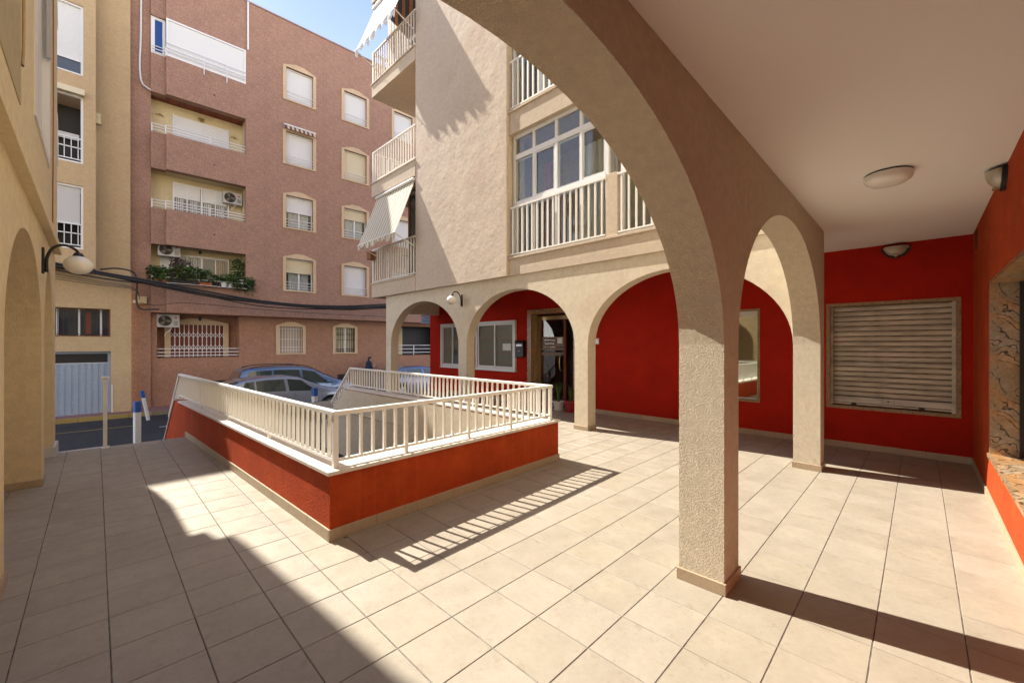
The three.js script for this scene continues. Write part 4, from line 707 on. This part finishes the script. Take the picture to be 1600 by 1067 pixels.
const plantRow = [
  ['leafy green plant in a terracotta pot at the far left end of the flower balcony', 1.62, -0.28, 'pot', 0.14, 0.24, 'A', 0.24, 0.42, 330, 0.10],
  ['trailing green plant in a terracotta pot second from the left on the flower balcony', 1.86, -0.13, 'pot', 0.13, 0.22, 'B', 0.25, 0.40, 330, 0.25],
  ['tall purple and green plant in a dark trough on the flower balcony', 2.28, 0.09, 'box', 0.52, 0.18, 'C', 0.26, 0.62, 300, 0.05],
  ['bright green plant in the same long dark trough', 2.62, 0.10, 'box', 0.36, 0.17, 'B', 0.20, 0.42, 280, 0.06],
  ['bushy green plant in an orange trough at the middle of the flower balcony', 3.05, 0.10, 'orange', 0.40, 0.14, 'A', 0.17, 0.40, 240, 0.05],
  ['small plant in a black pot right of the orange trough', 3.42, 0.10, 'black', 0.09, 0.18, 'A', 0.13, 0.24, 120, 0.04],
  ['low plant in a white round pot on the flower balcony', 3.66, 0.10, 'white', 0.11, 0.18, 'B', 0.11, 0.26, 90, 0.04],
  ['yellowish green plant in a small white pot on the flower balcony', 3.88, 0.10, 'white', 0.08, 0.17, 'B', 0.12, 0.34, 130, 0.04],
  ['hanging green plant in a brown pot on the flower balcony', 4.10, 0.11, 'pot', 0.09, 0.16, 'A', 0.12, 0.22, 150, 0.45],
  ['tall dark green shrub standing at the right end of the flower balcony', 4.20, -0.35, 'black', 0.11, 0.35, 'A', 0.18, 0.75, 320, 0.05],
  ['trailing green plant in a purple pot at the right end of the flower balcony', 4.52, 0.10, 'purple', 0.10, 0.17, 'A', 0.16, 0.30, 260, 0.55],
];
plantRow.forEach(([label, X, z, kind, r, h, leaf, R, H, n, droop]) => {
  const o = thing('balcony_plant', label, 'plant', pkW(X, kind === 'pot' && X < 2 ? 3.72 : 3.80, z), PR, 'plants along the flower balcony');
  const pm = kind === 'pot' ? mat.terracottaPot : kind === 'orange' ? mat.terracottaPot : kind === 'white' ? mat.white : kind === 'purple' ? M([0.06, 0.02, 0.07], { roughness: 0.5 }) : mat.dark;
  mesh('pot', kind === 'box' || kind === 'orange' ? boxPot(r, h, 0.18) : potGeo(r, h), pm, o);
  mesh('foliage', leafGeo(Math.round(n * 1.7), R * 1.3, H * 1.25, 0.095, droop).translate(0, h * 0.9, 0.04), leaf === 'C' ? mat.leafC : leaf === 'B' ? mat.leafB : mat.leafA, o);
  if (leaf === 'C') mesh('foliage', leafGeo(560, R * 1.35, H * 0.9, 0.095, 0.1).translate(0.03, h * 0.85, 0.04), mat.leafB, o);
  mesh('stem', merge([0, 1, 2, 3].map(k => new THREE.CylinderGeometry(0.006, 0.008, H * 0.7, 5).rotateX(rr(-0.3, 0.3)).rotateZ(rr(-0.3, 0.3)).translate(rr(-0.03, 0.03), h * 0.9 + H * 0.3, rr(-0.03, 0.03)))), mat.leafA, o);
});
pp('planter_rail', merge([lb(B0, B1, 4.0, 4.02, 0.02, 0.2), lb(B0, B1, 3.80, 3.815, 0.0, 0.2), lb(B0, B1, 4.0, 4.02, 0.2, 0.215)].slice(1)), mat.white);

// ------------------------------------------------------------------ tan building at the far left
const tb = thing('tan_apartment_building', 'tan apartment building with a grey garage door at the far left', 'building', [0, 0, 20.0]);
const tp = (n, g, m, par = tb) => { g.translate(0, 0, 20.0); return mesh(n, g, m, par); };
tp('ground_wall', exD(shp(rect(-6, 0.89, -0.95, 4.02), [rect(-1.35, 0.36, 1.76, 2.72), rect(-1.7, 0.37, -0.94, 1.26)]), 20.3, 0.3), mat.tan);
tp('recessed_wall', wb(0.0, 0.88, 4.021, 15.2, 20.32, 20.7), mat.tan);
const bayW = [[10.33, 12.62], [7.43, 9.65], [4.62, 6.70]];
tp('bay_wall', exD(shp(rect(-6, -0.0, 4.02, 15.2), bayW.map(([a, b]) => rect(-1.45, -0.29, a, b))), 20.0, 0.4), mat.tan);
tp('bay_back', wb(-6, -0.01, 4.02, 15.2, 20.9, 21), mat.loggia); tp('bay_soffit', wb(-6, 0, 4.0, 4.02, 20.0, 20.9), mat.tan);
bayW.forEach(([a, b], i) => {
  const f = tp('bay_window', exD(shp(rect(-1.45, -0.29, a, b), [rect(-1.39, -0.35, a + 0.06, b - 0.06)]), 19.75, 0.1), mat.white); tag(f, ['top bay window with white shutter almost closed', 'middle open bay balcony with white rail', 'lowest bay balcony with white roller blind'][i]);
  if (i === 0) { tp('shutter', slatted(1.04, 1.74, 0.05, 0.008).translate(-1.39, b - 1.8, -19.72), mat.shutterWhite, f); tp('pane', wb(-1.39, -0.35, a + 0.06, a + 0.5, 19.72, 19.73), mat.glassDark, f); tp('shutter_bar', wb(-1.39, -0.35, a + 0.46, a + 0.51, 19.68, 19.71), mat.white, f); }
  else {
    tp('rail', merge([wb(-1.39, -0.35, a + 0.80, a + 0.84, 19.66, 19.70), wb(-1.39, -0.35, a + 0.12, a + 0.15, 19.66, 19.70), wb(-1.39, -0.35, a + 0.5, a + 0.53, 19.66, 19.70)]), mat.white, f);
    for (let k = 0; k < 7; k++) tp('baluster', wb(-1.35 + k * 0.155, -1.33 + k * 0.155, a + 0.15, a + 0.80, 19.66, 19.70), mat.white, f);
    tp('room', wb(-1.5, -0.2, a, b, 20.6, 20.7), mat.dark, f);
    if (i === 1) { tp('shutter_box', wb(-1.48, -0.26, b - 0.02, b + 0.16, 19.42, 19.6), mat.shutterCream, f); tp('ceiling_panel', wb(-1.5, -0.2, b - 0.06, b, 19.76, 20.6), mat.curtainTan, f); tp('inner_blind', wb(-1.39, -0.4, a + 1.0, a + 1.2, 20.4, 20.42), mat.shutterWhite, f); }
    else { tp('roller_blind', wb(-1.39, -0.37, a + 0.86, b - 0.06, 19.70, 19.715), mat.curtain, f); tp('blind_bottom', wb(-1.39, -0.37, a + 0.83, a + 0.86, 19.69, 19.72), mat.white, f); }
  }
});
tp('wall_heater', wb(-0.05, 0.12, 9.0, 9.35, 19.85, 20.04), mat.loggia);
{ const f = tp('barred_window', exD(shp(rect(-1.35, 0.36, 1.76, 2.72), [rect(-1.31, 0.32, 1.80, 2.68)]), 20.25, 0.12), mat.wood); tag(f, 'wide barred window above the grey garage door');
  tp('pane', wb(-1.31, 0.32, 1.80, 2.68, 20.22, 20.23), mat.glassDark, f); tp('mullion', merge([-0.92, -0.42, 0.10].map(x => wb(x, x + 0.05, 1.80, 2.68, 20.16, 20.2))), mat.shutterWhite, f); tp('curtain', wb(-0.25, -0.12, 1.85, 2.6, 20.205, 20.215), mat.woodRed, f);
  for (let k = 0; k < 13; k++) tp('bar', wb(-1.28 + k * 0.13, -1.265 + k * 0.13, 1.77, 2.71, 20.05, 20.065), mat.dark, f); tp('cross_bar', merge([1.84, 2.60].map(y => wb(-1.33, 0.34, y, y + 0.015, 20.045, 20.07))), mat.dark, f); }
{ const f = tp('garage_door', exD(shp([[-1.7, -0.9], [-1.62, -0.9], [-1.62, 1.18], [0.29, 1.18], [0.29, -0.9], [0.37, -0.9], [0.37, 1.26], [-1.7, 1.26]]), 20.25, 0.1), mat.garage); tag(f, 'corrugated blue grey garage door with a dark slotted top');
  for (let k = 0; k < 24; k++) { const x = -1.62 + k * 0.0796; tp('corrugation', exD(shp([[x, -0.88], [x + 0.078, -0.88], [x + 0.078, 0.86], [x, 0.86]]), 20.19 + (k % 2 ? 0.02 : 0), 0.02), mat.garage, f); }
  tp('vent_back', wb(-1.62, 0.29, 0.87, 1.18, 20.21, 20.22), mat.dark, f); for (let k = 0; k < 16; k++) tp('vent_bar', wb(-1.56 + k * 0.118, -1.545 + k * 0.118, 0.87, 1.18, 20.16, 20.175), mat.black, f);
  tp('cable_duct', wb(0.385, 0.41, -0.86, 0.1, 19.985, 19.999), mat.white, f); }

// ------------------------------------------------------------------ street furniture
function bollard(label, X, D, y, h, s, lean = [0, 0]) {
  const o = thing('bollard', label, 'bollard', [X, y, D], 0.3, 'white bollards with blue tops'); o.rotation.x = lean[0]; o.rotation.z = lean[1];
  mesh('post', rb(-s, s, 0, h - 0.24, -s, s, 0.012, 2), mat.bollard, o); mesh('blue_top', rb(-s - 0.003, s + 0.003, h - 0.24, h, -s - 0.003, s + 0.003, 0.014, 2), mat.blue, o);
}
bollard('white bollard with blue top just below the plaza edge', 0.653, 12.5, SY, 1.22, 0.056);
bollard('leaning thin white bollard with blue top by the far kerb', 1.22, 18.1, SY, 1.0, 0.042, [0, 0.17]);
bollard('white bollard with blue top in front of the silver car', 4.50, 12.5, SY, 1.24, 0.062, [0, 0.03]);
{ const h = thing('stair_handrail', 'slim cream metal post of the stair handrail at the plaza edge', 'handrail', [0.095, 0, 8.39]);
  mesh('post', lb(-0.022, 0.022, 0, 1.0, -0.022, 0.022), mat.rail, h); mesh('cap', rb(-0.045, 0.045, 1.0, 1.035, -0.045, 0.045, 0.006), mat.rail, h);
  mesh('sloping_rail', bar([0.0, 0.985, -0.03], [0.02, 0.05, -1.6], 0.04, 0.04), mat.rail, h); mesh('lower_post', lb(0.0, 0.04, -0.95, 0.05, -1.63, -1.59), mat.rail, h); mesh('foot', rb(-0.04, 0.04, 0, 0.012, -0.04, 0.04, 0.003), mat.rail, h); }
{ const m = thing('mailbox', 'black metal mailbox on the red wall between window and door', 'mailbox', [WX, 1.17, 7.27], -Math.PI / 2);
  mesh('case', rb(-0.14, 0.14, 0, 0.40, 0, 0.10, 0.012, 2), mat.black, m); mesh('hood', ex(shp([[0, 0.40], [0.125, 0.37], [0.13, 0.385], [0, 0.44]]), 0.30).rotateY(-Math.PI / 2).translate(0.15, 0, 0), mat.black, m); mesh('flap', rb(-0.10, 0.10, 0.28, 0.33, 0.10, 0.106, 0.002), mat.steel, m); mesh('lock', new THREE.CylinderGeometry(0.012, 0.012, 0.01, 12).rotateX(Math.PI / 2).translate(0, 0.16, 0.104), mat.steel, m); }
{ const m = thing('wall_plaque', 'tiny grey plaque on the red wall right of the arcade column', 'plaque', [WX, 1.50, 5.02], -Math.PI / 2); mesh('plate', rb(-0.065, 0.065, 0, 0.13, 0, 0.012, 0.004), mat.whiteFrame, m); for (const y of [0.085, 0.04]) mesh('line', lb(-0.045, 0.045, y, y + 0.012, 0.012, 0.0135), mat.steel, m); }
function bladePlant(label, X, D, potM, r, h, n, L) {
  const o = thing('potted_plant', label, 'plant', [X, 0, D], 0, 'pots beside the entrance door'); mesh('pot', potGeo(r, h), potM, o); mesh('saucer', lathe([[0.001, 0.001], [r * 0.95, 0.001], [r * 1.05, 0.02], [0.001, 0.012]], 16), potM, o);
  for (let k = 0; k < n; k++) { const a = rnd() * 6.283, t = rr(0.12, 0.5), l = L * rr(0.7, 1.1), v = [], seg = 5, w = 0.022; const P = (i, s) => { const u = i / seg, b = t * u * u; return [s * w * (1 - u * u) * 1.0, h * 0.85 + l * u * Math.cos(b), l * u * Math.sin(b) + 0.02]; };
    for (let i = 0; i < seg; i++) { const A = P(i, -1), B = P(i, 1), C = P(i + 1, 1), E = P(i + 1, -1); v.push(...A, ...B, ...C, ...A, ...C, ...E); }
    const g = new THREE.BufferGeometry(); g.setAttribute('position', new THREE.Float32BufferAttribute(v, 3)); g.computeVertexNormals(); mesh('leaf', g.rotateY(a), k % 2 ? mat.leafA : mat.leafB, o); }
}
bladePlant('spiky green plant in a white pot beside the entrance door', 7.46, 5.88, mat.white, 0.13, 0.20, 22, 0.48);
bladePlant('dark leafy plant in a red pot behind the arcade column', 7.44, 5.52, M([0.35, 0.03, 0.03], { roughness: 0.5 }), 0.14, 0.24, 18, 0.40);

// ------------------------------------------------------------------ parked cars
function spline(pts) { return x => { if (x <= pts[0][0]) return pts[0][1]; for (let i = 0; i < pts.length - 1; i++) if (x <= pts[i + 1][0]) { const t = (x - pts[i][0]) / (pts[i + 1][0] - pts[i][0]), s = t * t * (3 - 2 * t) * 0.5 + t * 0.5; return pts[i][1] + (pts[i + 1][1] - pts[i][1]) * s; } return pts[pts.length - 1][1]; }; }
function makeCar(name, label, pos, rotY, o) {                  // x forward, origin at ground under the middle
  const car = thing(name, label, 'car', pos, rotY, 'cars parked across the street');
  const roof = spline(o.roof), belt = spline(o.belt), half = spline(o.half), L = o.L;
  const bottom = x => { let b = 0.20; for (const w of o.wheels) { const d = Math.abs(x - w); if (d < o.wr + 0.055) b = Math.max(b, o.wr + Math.sqrt((o.wr + 0.055) ** 2 - d * d)); } return b; };
  const sec = x => {
    const yt = roof(x), hb = Math.min(belt(x), yt - 0.02), hw = half(x), bt = Math.min(bottom(x), hb - 0.03), cab = yt - hb > 0.06, zr = cab ? hw * 0.965 - (yt - hb) * 0.30 : hw * 0.9;
    const mid = Math.min(hb - 0.02, Math.max(bt + 0.01, 0.50));
    return [[bt, hw * 0.955], [(bt + mid) / 2, hw * 0.985], [mid, hw], [(mid + hb) / 2, hw * 0.995], [hb - 0.012, hw * 0.972], [hb, hw * 0.96], [hb + (yt - hb) * 0.45, zr + (hw * 0.96 - zr) * 0.56], [hb + (yt - hb) * 0.84, zr + (hw * 0.96 - zr) * 0.15], [yt - (cab ? 0.035 : 0.012), zr - 0.03], [yt - 0.010, zr * 0.80], [yt, zr * 0.45], [yt + 0.004, 0]];
  };
  const surf = (fn, na, nb) => { const p = [], idx = []; for (let i = 0; i <= na; i++) for (let j = 0; j <= nb; j++) p.push(...fn(i / na, j / nb)); for (let i = 0; i < na; i++) for (let j = 0; j < nb; j++) { const a = i * (nb + 1) + j, b = a + nb + 1; idx.push(a, b, b + 1, a, b + 1, a + 1); } const g = new THREE.BufferGeometry(); g.setAttribute('position', new THREE.Float32BufferAttribute(p, 3)); g.setIndex(idx); g.computeVertexNormals(); return g; };
  const NX = 110, secs = []; for (let i = 0; i <= NX; i++) secs.push([-L / 2 + L * i / NX, sec(-L / 2 + L * i / NX)]);
  const half1 = s => surf((u, v) => { const [x, S] = secs[Math.round(u * NX)], q = S[Math.round(v * 11)]; return [x, q[0], s * q[1]]; }, NX, 11);
  const cap = (i) => { const [x, S] = secs[i]; const g = surf((u, v) => { const q = S[Math.round(v * 11)]; return [x, q[0], (u * 2 - 1) * q[1]]; }, 8, 11); return g; };
  mesh('body', merge([half1(1), half1(-1), cap(0), cap(NX)]), o.paint, car);
  const at = (x, t, s, out) => { const S = sec(x), f = t * 2, a = S[5], b = S[7], m = S[6], q = f < 1 ? [a[0] + (m[0] - a[0]) * f, a[1] + (m[1] - a[1]) * f] : [m[0] + (b[0] - m[0]) * (f - 1), m[1] + (b[1] - m[1]) * (f - 1)]; return [x, q[0], s * (q[1] + out)]; };
  for (const s of [1, -1]) for (const [x0, x1, x2, x3] of o.sideGlass)    // lower x0..x1, upper x2..x3
    mesh('side_window', surf((u, v) => { const a = x0 + (x1 - x0) * u, b = x2 + (x3 - x2) * u; return at(a + (b - a) * v, 0.06 + 0.88 * v, s, 0.006); }, 14, 8), mat.carGlass, car);
  for (const [x0, x1, n] of o.screens) mesh(n, surf((u, v) => { const x = x0 + (x1 - x0) * v, S = sec(x); return [x + (n === 'windscreen' ? 0.006 : -0.006), S[10][0] + 0.006 - 0.012 * (u * 2 - 1) ** 2, (u * 2 - 1) * S[8][1] * 0.96]; }, 12, 8), mat.carGlass, car);
  for (const w of o.wheels) for (const s of [1, -1]) {
    const wz = s * (half(w) * 0.985 - 0.10), t = mesh('wheel', lathe([[o.wr * 0.64, -0.1], [o.wr * 0.93, -0.10], [o.wr, -0.07], [o.wr, 0.07], [o.wr * 0.93, 0.10], [o.wr * 0.64, 0.1]], 32).rotateX(Math.PI / 2).translate(w, o.wr, wz), mat.tyre, car);
    const hub = []; for (let k = 0; k < 5; k++) for (const d of [-0.13, 0.13]) hub.push(lb(0.03, o.wr * 0.66, -0.014, 0.014, -0.012, 0.012).rotateZ(k * 1.2566 + d));
    hub.push(new THREE.TorusGeometry(o.wr * 0.65, 0.016, 8, 32), new THREE.CylinderGeometry(0.05, 0.05, 0.03, 14).rotateX(Math.PI / 2));
    mesh('rim', merge(hub).translate(w, o.wr, wz + s * 0.088), mat.alloy, t);
    mesh('wheel_well', new THREE.CylinderGeometry(o.wr + 0.05, o.wr + 0.05, 0.26, 24, 1, true).rotateX(Math.PI / 2).translate(w, o.wr, wz - s * 0.03), mat.tyre, t);
    mesh('brake_disc', new THREE.CircleGeometry(o.wr * 0.64, 24).rotateY(s > 0 ? 0 : Math.PI).translate(w, o.wr, wz + s * 0.05), mat.tyre, t);
  }
  for (const s of [1, -1]) {
    const mx = o.mirror, S = sec(mx); mesh('door_mirror', new THREE.SphereGeometry(0.1, 14, 10).scale(0.75, 0.72, 1.0).translate(mx, belt(mx) + 0.08, s * (S[5][1] + 0.10)), o.mirrorMat || o.paint, car);
    for (const hx of o.handles) { const q = sec(hx); mesh('door_handle', rb(hx - 0.09, hx + 0.09, belt(hx) - 0.135, belt(hx) - 0.105, s * (q[3][1] + 0.008) - 0.016, s * (q[3][1] + 0.008) + 0.016, 0.008), o.paint, car); }
    for (const dx of o.seams) mesh('door_seam', surf((u, v) => { const S2 = sec(dx), q = S2[Math.min(4, Math.floor(v * 4))]; return [dx + (u - 0.5) * 0.008, q[0], s * (q[1] + 0.003)]; }, 1, 4), mat.tyre, car);
    mesh('headlight', surf((u, v) => { const x = L / 2 - 0.52 + 0.44 * u, S2 = sec(x); return [x, belt(x) - 0.13 + 0.11 * v, s * (S2[3][1] + 0.006)]; }, 8, 3), mat.lampGlass, car);
    mesh('tail_light', surf((u, v) => { const x = -L / 2 + 0.03 + 0.18 * u, S2 = sec(x); return [x, belt(x) - 0.22 + 0.22 * v, s * (S2[3][1] + 0.006)]; }, 6, 3), mat.tailGlass, car);
  }
  if (o.rails) for (const s of [1, -1]) mesh('roof_rail', tube(o.rails.map(x => [x, roof(x) + (x === o.rails[0] || x === o.rails[o.rails.length - 1] ? 0.0 : 0.045), s * (sec(x)[8][1] - 0.03)]), 0.016, 24, 8), mat.tyre, car);
  mesh('underbody', lb(-L / 2 + 0.2, L / 2 - 0.2, 0.16, 0.36, -half(0) * 0.8, half(0) * 0.8), mat.tyre, car);
  for (const [x, s2, hy] of [[o.seat, 1, 1], [o.seat, -1, 1], [o.seat - 0.95, 1, 1], [o.seat - 0.95, -1, 1]]) mesh('seat', rb(x - 0.08, x + 0.06, 0.5, belt(x) + 0.28, s2 * 0.38 - 0.2, s2 * 0.38 + 0.2, 0.05, 2), mat.tyre, car);
  return car;
}
mat.carGlass = M([0.03, 0.045, 0.04], { phys: true, roughness: 0.04, clearcoat: 1, clearcoatRoughness: 0.02 });
mat.tyre = M([0.018, 0.018, 0.019], { roughness: 0.8 });
mat.alloy = M([0.62, 0.62, 0.63], { metalness: 0.85, roughness: 0.3 });
mat.lampGlass = M([0.55, 0.57, 0.60], { phys: true, roughness: 0.1, clearcoat: 1 });
mat.tailGlass = M([0.35, 0.02, 0.02], { phys: true, roughness: 0.15, clearcoat: 1 });
const paint = c => M(c, { phys: true, metalness: 0.45, roughness: 0.34, clearcoat: 1, clearcoatRoughness: 0.05 });
const hatch = {
  L: 4.25, wr: 0.315, wheels: [-1.30, 1.31], mirror: 0.72, handles: [-0.72, 0.22], seams: [-0.86, 0.10, 1.02], seat: 0.1, paint: paint([0.25, 0.28, 0.34]),
  roof: [[-2.125, 0.60], [-2.08, 0.86], [-1.96, 1.02], [-1.62, 1.30], [-1.30, 1.395], [-0.7, 1.45], [-0.1, 1.455], [0.30, 1.40], [0.75, 1.20], [1.12, 1.01], [1.32, 0.965], [1.75, 0.88], [2.0, 0.76], [2.125, 0.55]],
  belt: [[-2.125, 0.58], [-1.9, 0.97], [-1.0, 0.95], [0.3, 0.90], [1.05, 0.87], [1.4, 0.84], [2.0, 0.68], [2.125, 0.50]],
  half: [[-2.125, 0.66], [-1.95, 0.80], [-1.4, 0.875], [0, 0.885], [1.2, 0.875], [1.8, 0.80], [2.125, 0.58]],
  sideGlass: [[-1.52, -1.08, -1.32, -1.10], [-1.02, -0.16, -1.04, -0.20], [-0.06, 0.92, -0.10, 0.36]], screens: [[0.36, 1.06, 'windscreen'], [-1.90, -1.50, 'rear_window']],
};
const mpv = { ...hatch, L: 4.62, wheels: [-1.42, 1.42], mirror: 0.95, handles: [-0.85, 0.25], seams: [-0.95, 0.05, 1.15], rails: [-1.75, -1.4, -0.6, 0.1, 0.45],
  roof: [[-2.31, 0.62], [-2.27, 0.95], [-2.14, 1.25], [-1.98, 1.55], [-1.7, 1.62], [-0.8, 1.655], [0.0, 1.63], [0.4, 1.55], [0.95, 1.27], [1.42, 1.04], [1.65, 0.99], [2.0, 0.90], [2.2, 0.76], [2.31, 0.55]],
  belt: [[-2.31, 0.6], [-2.1, 1.02], [-1.0, 0.99], [0.4, 0.95], [1.35, 0.90], [1.7, 0.88], [2.2, 0.68], [2.31, 0.5]],
  half: [[-2.31, 0.70], [-2.1, 0.84], [-1.4, 0.90], [0, 0.905], [1.3, 0.895], [1.95, 0.80], [2.31, 0.58]],
  sideGlass: [[-1.92, -1.06, -1.80, -1.06], [-0.98, -0.04, -0.99, -0.08], [0.06, 1.18, 0.02, 0.52]], screens: [[0.48, 1.36, 'windscreen'], [-2.20, -2.02, 'rear_window']], seat: 0.2 };
makeCar('parked_car', 'silver hatchback parked beside the ramp opening', [4.70, SY - 0.03, 16.1], 0, hatch);
makeCar('parked_car', 'blue grey people carrier with roof rails parked behind the silver hatchback', [5.75, SY, 18.2], 0, { ...mpv, paint: paint([0.10, 0.16, 0.27]) });
makeCar('parked_car', 'light blue car seen through the street end arch', [11.3, SY, 17.9], 0, { ...hatch, paint: paint([0.12, 0.16, 0.30]) });
makeCar('parked_car', 'dark car partly hidden behind the red wall', [15.4, SY, 18.25], Math.PI, { ...hatch, paint: paint([0.03, 0.03, 0.035]) });

// ------------------------------------------------------------------ a passer-by on the far pavement
{
  const N = 56, field = new MarchingCubes(N, mat.dark, false, false, 60000); field.isolation = 0;
  const S = 0.95, J = [   // tapered bones: a, b, ra, rb (metres, body centred at mid height 0.9, walking to the right)
    [[0, 0.02, 0], [0, 0.28, 0], 0.150, 0.155], [[0, 0.28, 0], [0.02, 0.50, 0], 0.160, 0.145], [[0.02, 0.52, -0.14], [0.02, 0.52, 0.14], 0.085, 0.085], [[0.02, 0.54, 0], [0.04, 0.64, 0], 0.058, 0.055], [[0.045, 0.70, 0], [0.055, 0.76, 0], 0.088, 0.092],
    [[0.0, -0.02, -0.09], [0.06, -0.44, -0.09], 0.092, 0.062], [[0.06, -0.44, -0.09], [-0.02, -0.82, -0.09], 0.060, 0.042], [[-0.02, -0.84, -0.09], [0.13, -0.86, -0.09], 0.045, 0.035],
    [[0.0, -0.02, 0.09], [-0.02, -0.44, 0.09], 0.092, 0.062], [[-0.02, -0.44, 0.09], [-0.12, -0.82, 0.09], 0.060, 0.042], [[-0.12, -0.84, 0.09], [0.03, -0.86, 0.09], 0.045, 0.035],
    [[0.02, 0.52, -0.19], [-0.02, 0.24, -0.22], 0.056, 0.044], [[-0.02, 0.24, -0.22], [0.10, 0.02, -0.20], 0.042, 0.032], [[0.02, 0.52, 0.19], [0.06, 0.26, 0.22], 0.056, 0.044], [[0.06, 0.26, 0.22], [0.24, 0.40, 0.16], 0.042, 0.032], [[0.24, 0.40, 0.16], [0.29, 0.47, 0.13], 0.034, 0.028], [[0.15, 0.715, 0], [0.155, 0.73, 0], 0.016, 0.016]];
  const sd = (p, [a, b, ra, rb2]) => { const d = [b[0] - a[0], b[1] - a[1], b[2] - a[2]], q = [p[0] - a[0], p[1] - a[1], p[2] - a[2]], t = Math.max(0, Math.min(1, (q[0] * d[0] + q[1] * d[1] + q[2] * d[2]) / (d[0] ** 2 + d[1] ** 2 + d[2] ** 2))); return Math.hypot(q[0] - d[0] * t, q[1] - d[1] * t, q[2] - d[2] * t) - (ra + (rb2 - ra) * t); };
  const h = N / 2;
  for (let z = 0; z < N; z++) for (let y = 0; y < N; y++) for (let x = 0; x < N; x++) { const p = [(x - h) / h * S, (y - h) / h * S, (z - h) / h * S]; let d = 9; for (const b of J) { const e = sd(p, b), k = 0.035, hh = Math.max(k - Math.abs(d - e), 0) / k; d = Math.min(d, e) - hh * hh * k * 0.25; } field.field[z * N * N + y * N + x] = -d; }
  field.update();
  const n = field.count, g = new THREE.BufferGeometry(), pa = field.positionArray.slice(0, n * 3).map(v => v * S), na = field.normalArray.slice(0, n * 3), col = new Float32Array(n * 3);
  for (let i = 0; i < n; i++) { const x = pa[i * 3], y = pa[i * 3 + 1]; const c = y > 0.63 ? (y > 0.735 || x < 0.02 ? [0.03, 0.025, 0.022] : [0.42, 0.24, 0.16]) : y > 0.0 ? (x > 0.13 ? [0.42, 0.24, 0.16] : [0.022, 0.028, 0.055]) : y > -0.8 ? [0.05, 0.06, 0.09] : [0.03, 0.03, 0.03]; col.set(c, i * 3); }
  g.setAttribute('position', new THREE.Float32BufferAttribute(pa, 3)); g.setAttribute('normal', new THREE.Float32BufferAttribute(na, 3)); g.setAttribute('color', new THREE.Float32BufferAttribute(col, 3));
  g.translate(0, 0.905, 0);
  const P = new THREE.Mesh(g, M([1, 1, 1], { vertexColors: true, roughness: 0.85 })); P.name = 'person'; P.castShadow = P.receiveShadow = true; P.position.set(9.75, SY + 0.131, -19.9); scene.add(P);
  tag(P, 'person in a dark navy top walking behind the ramp railing', 'person');
}
renderer.render(scene, camera);
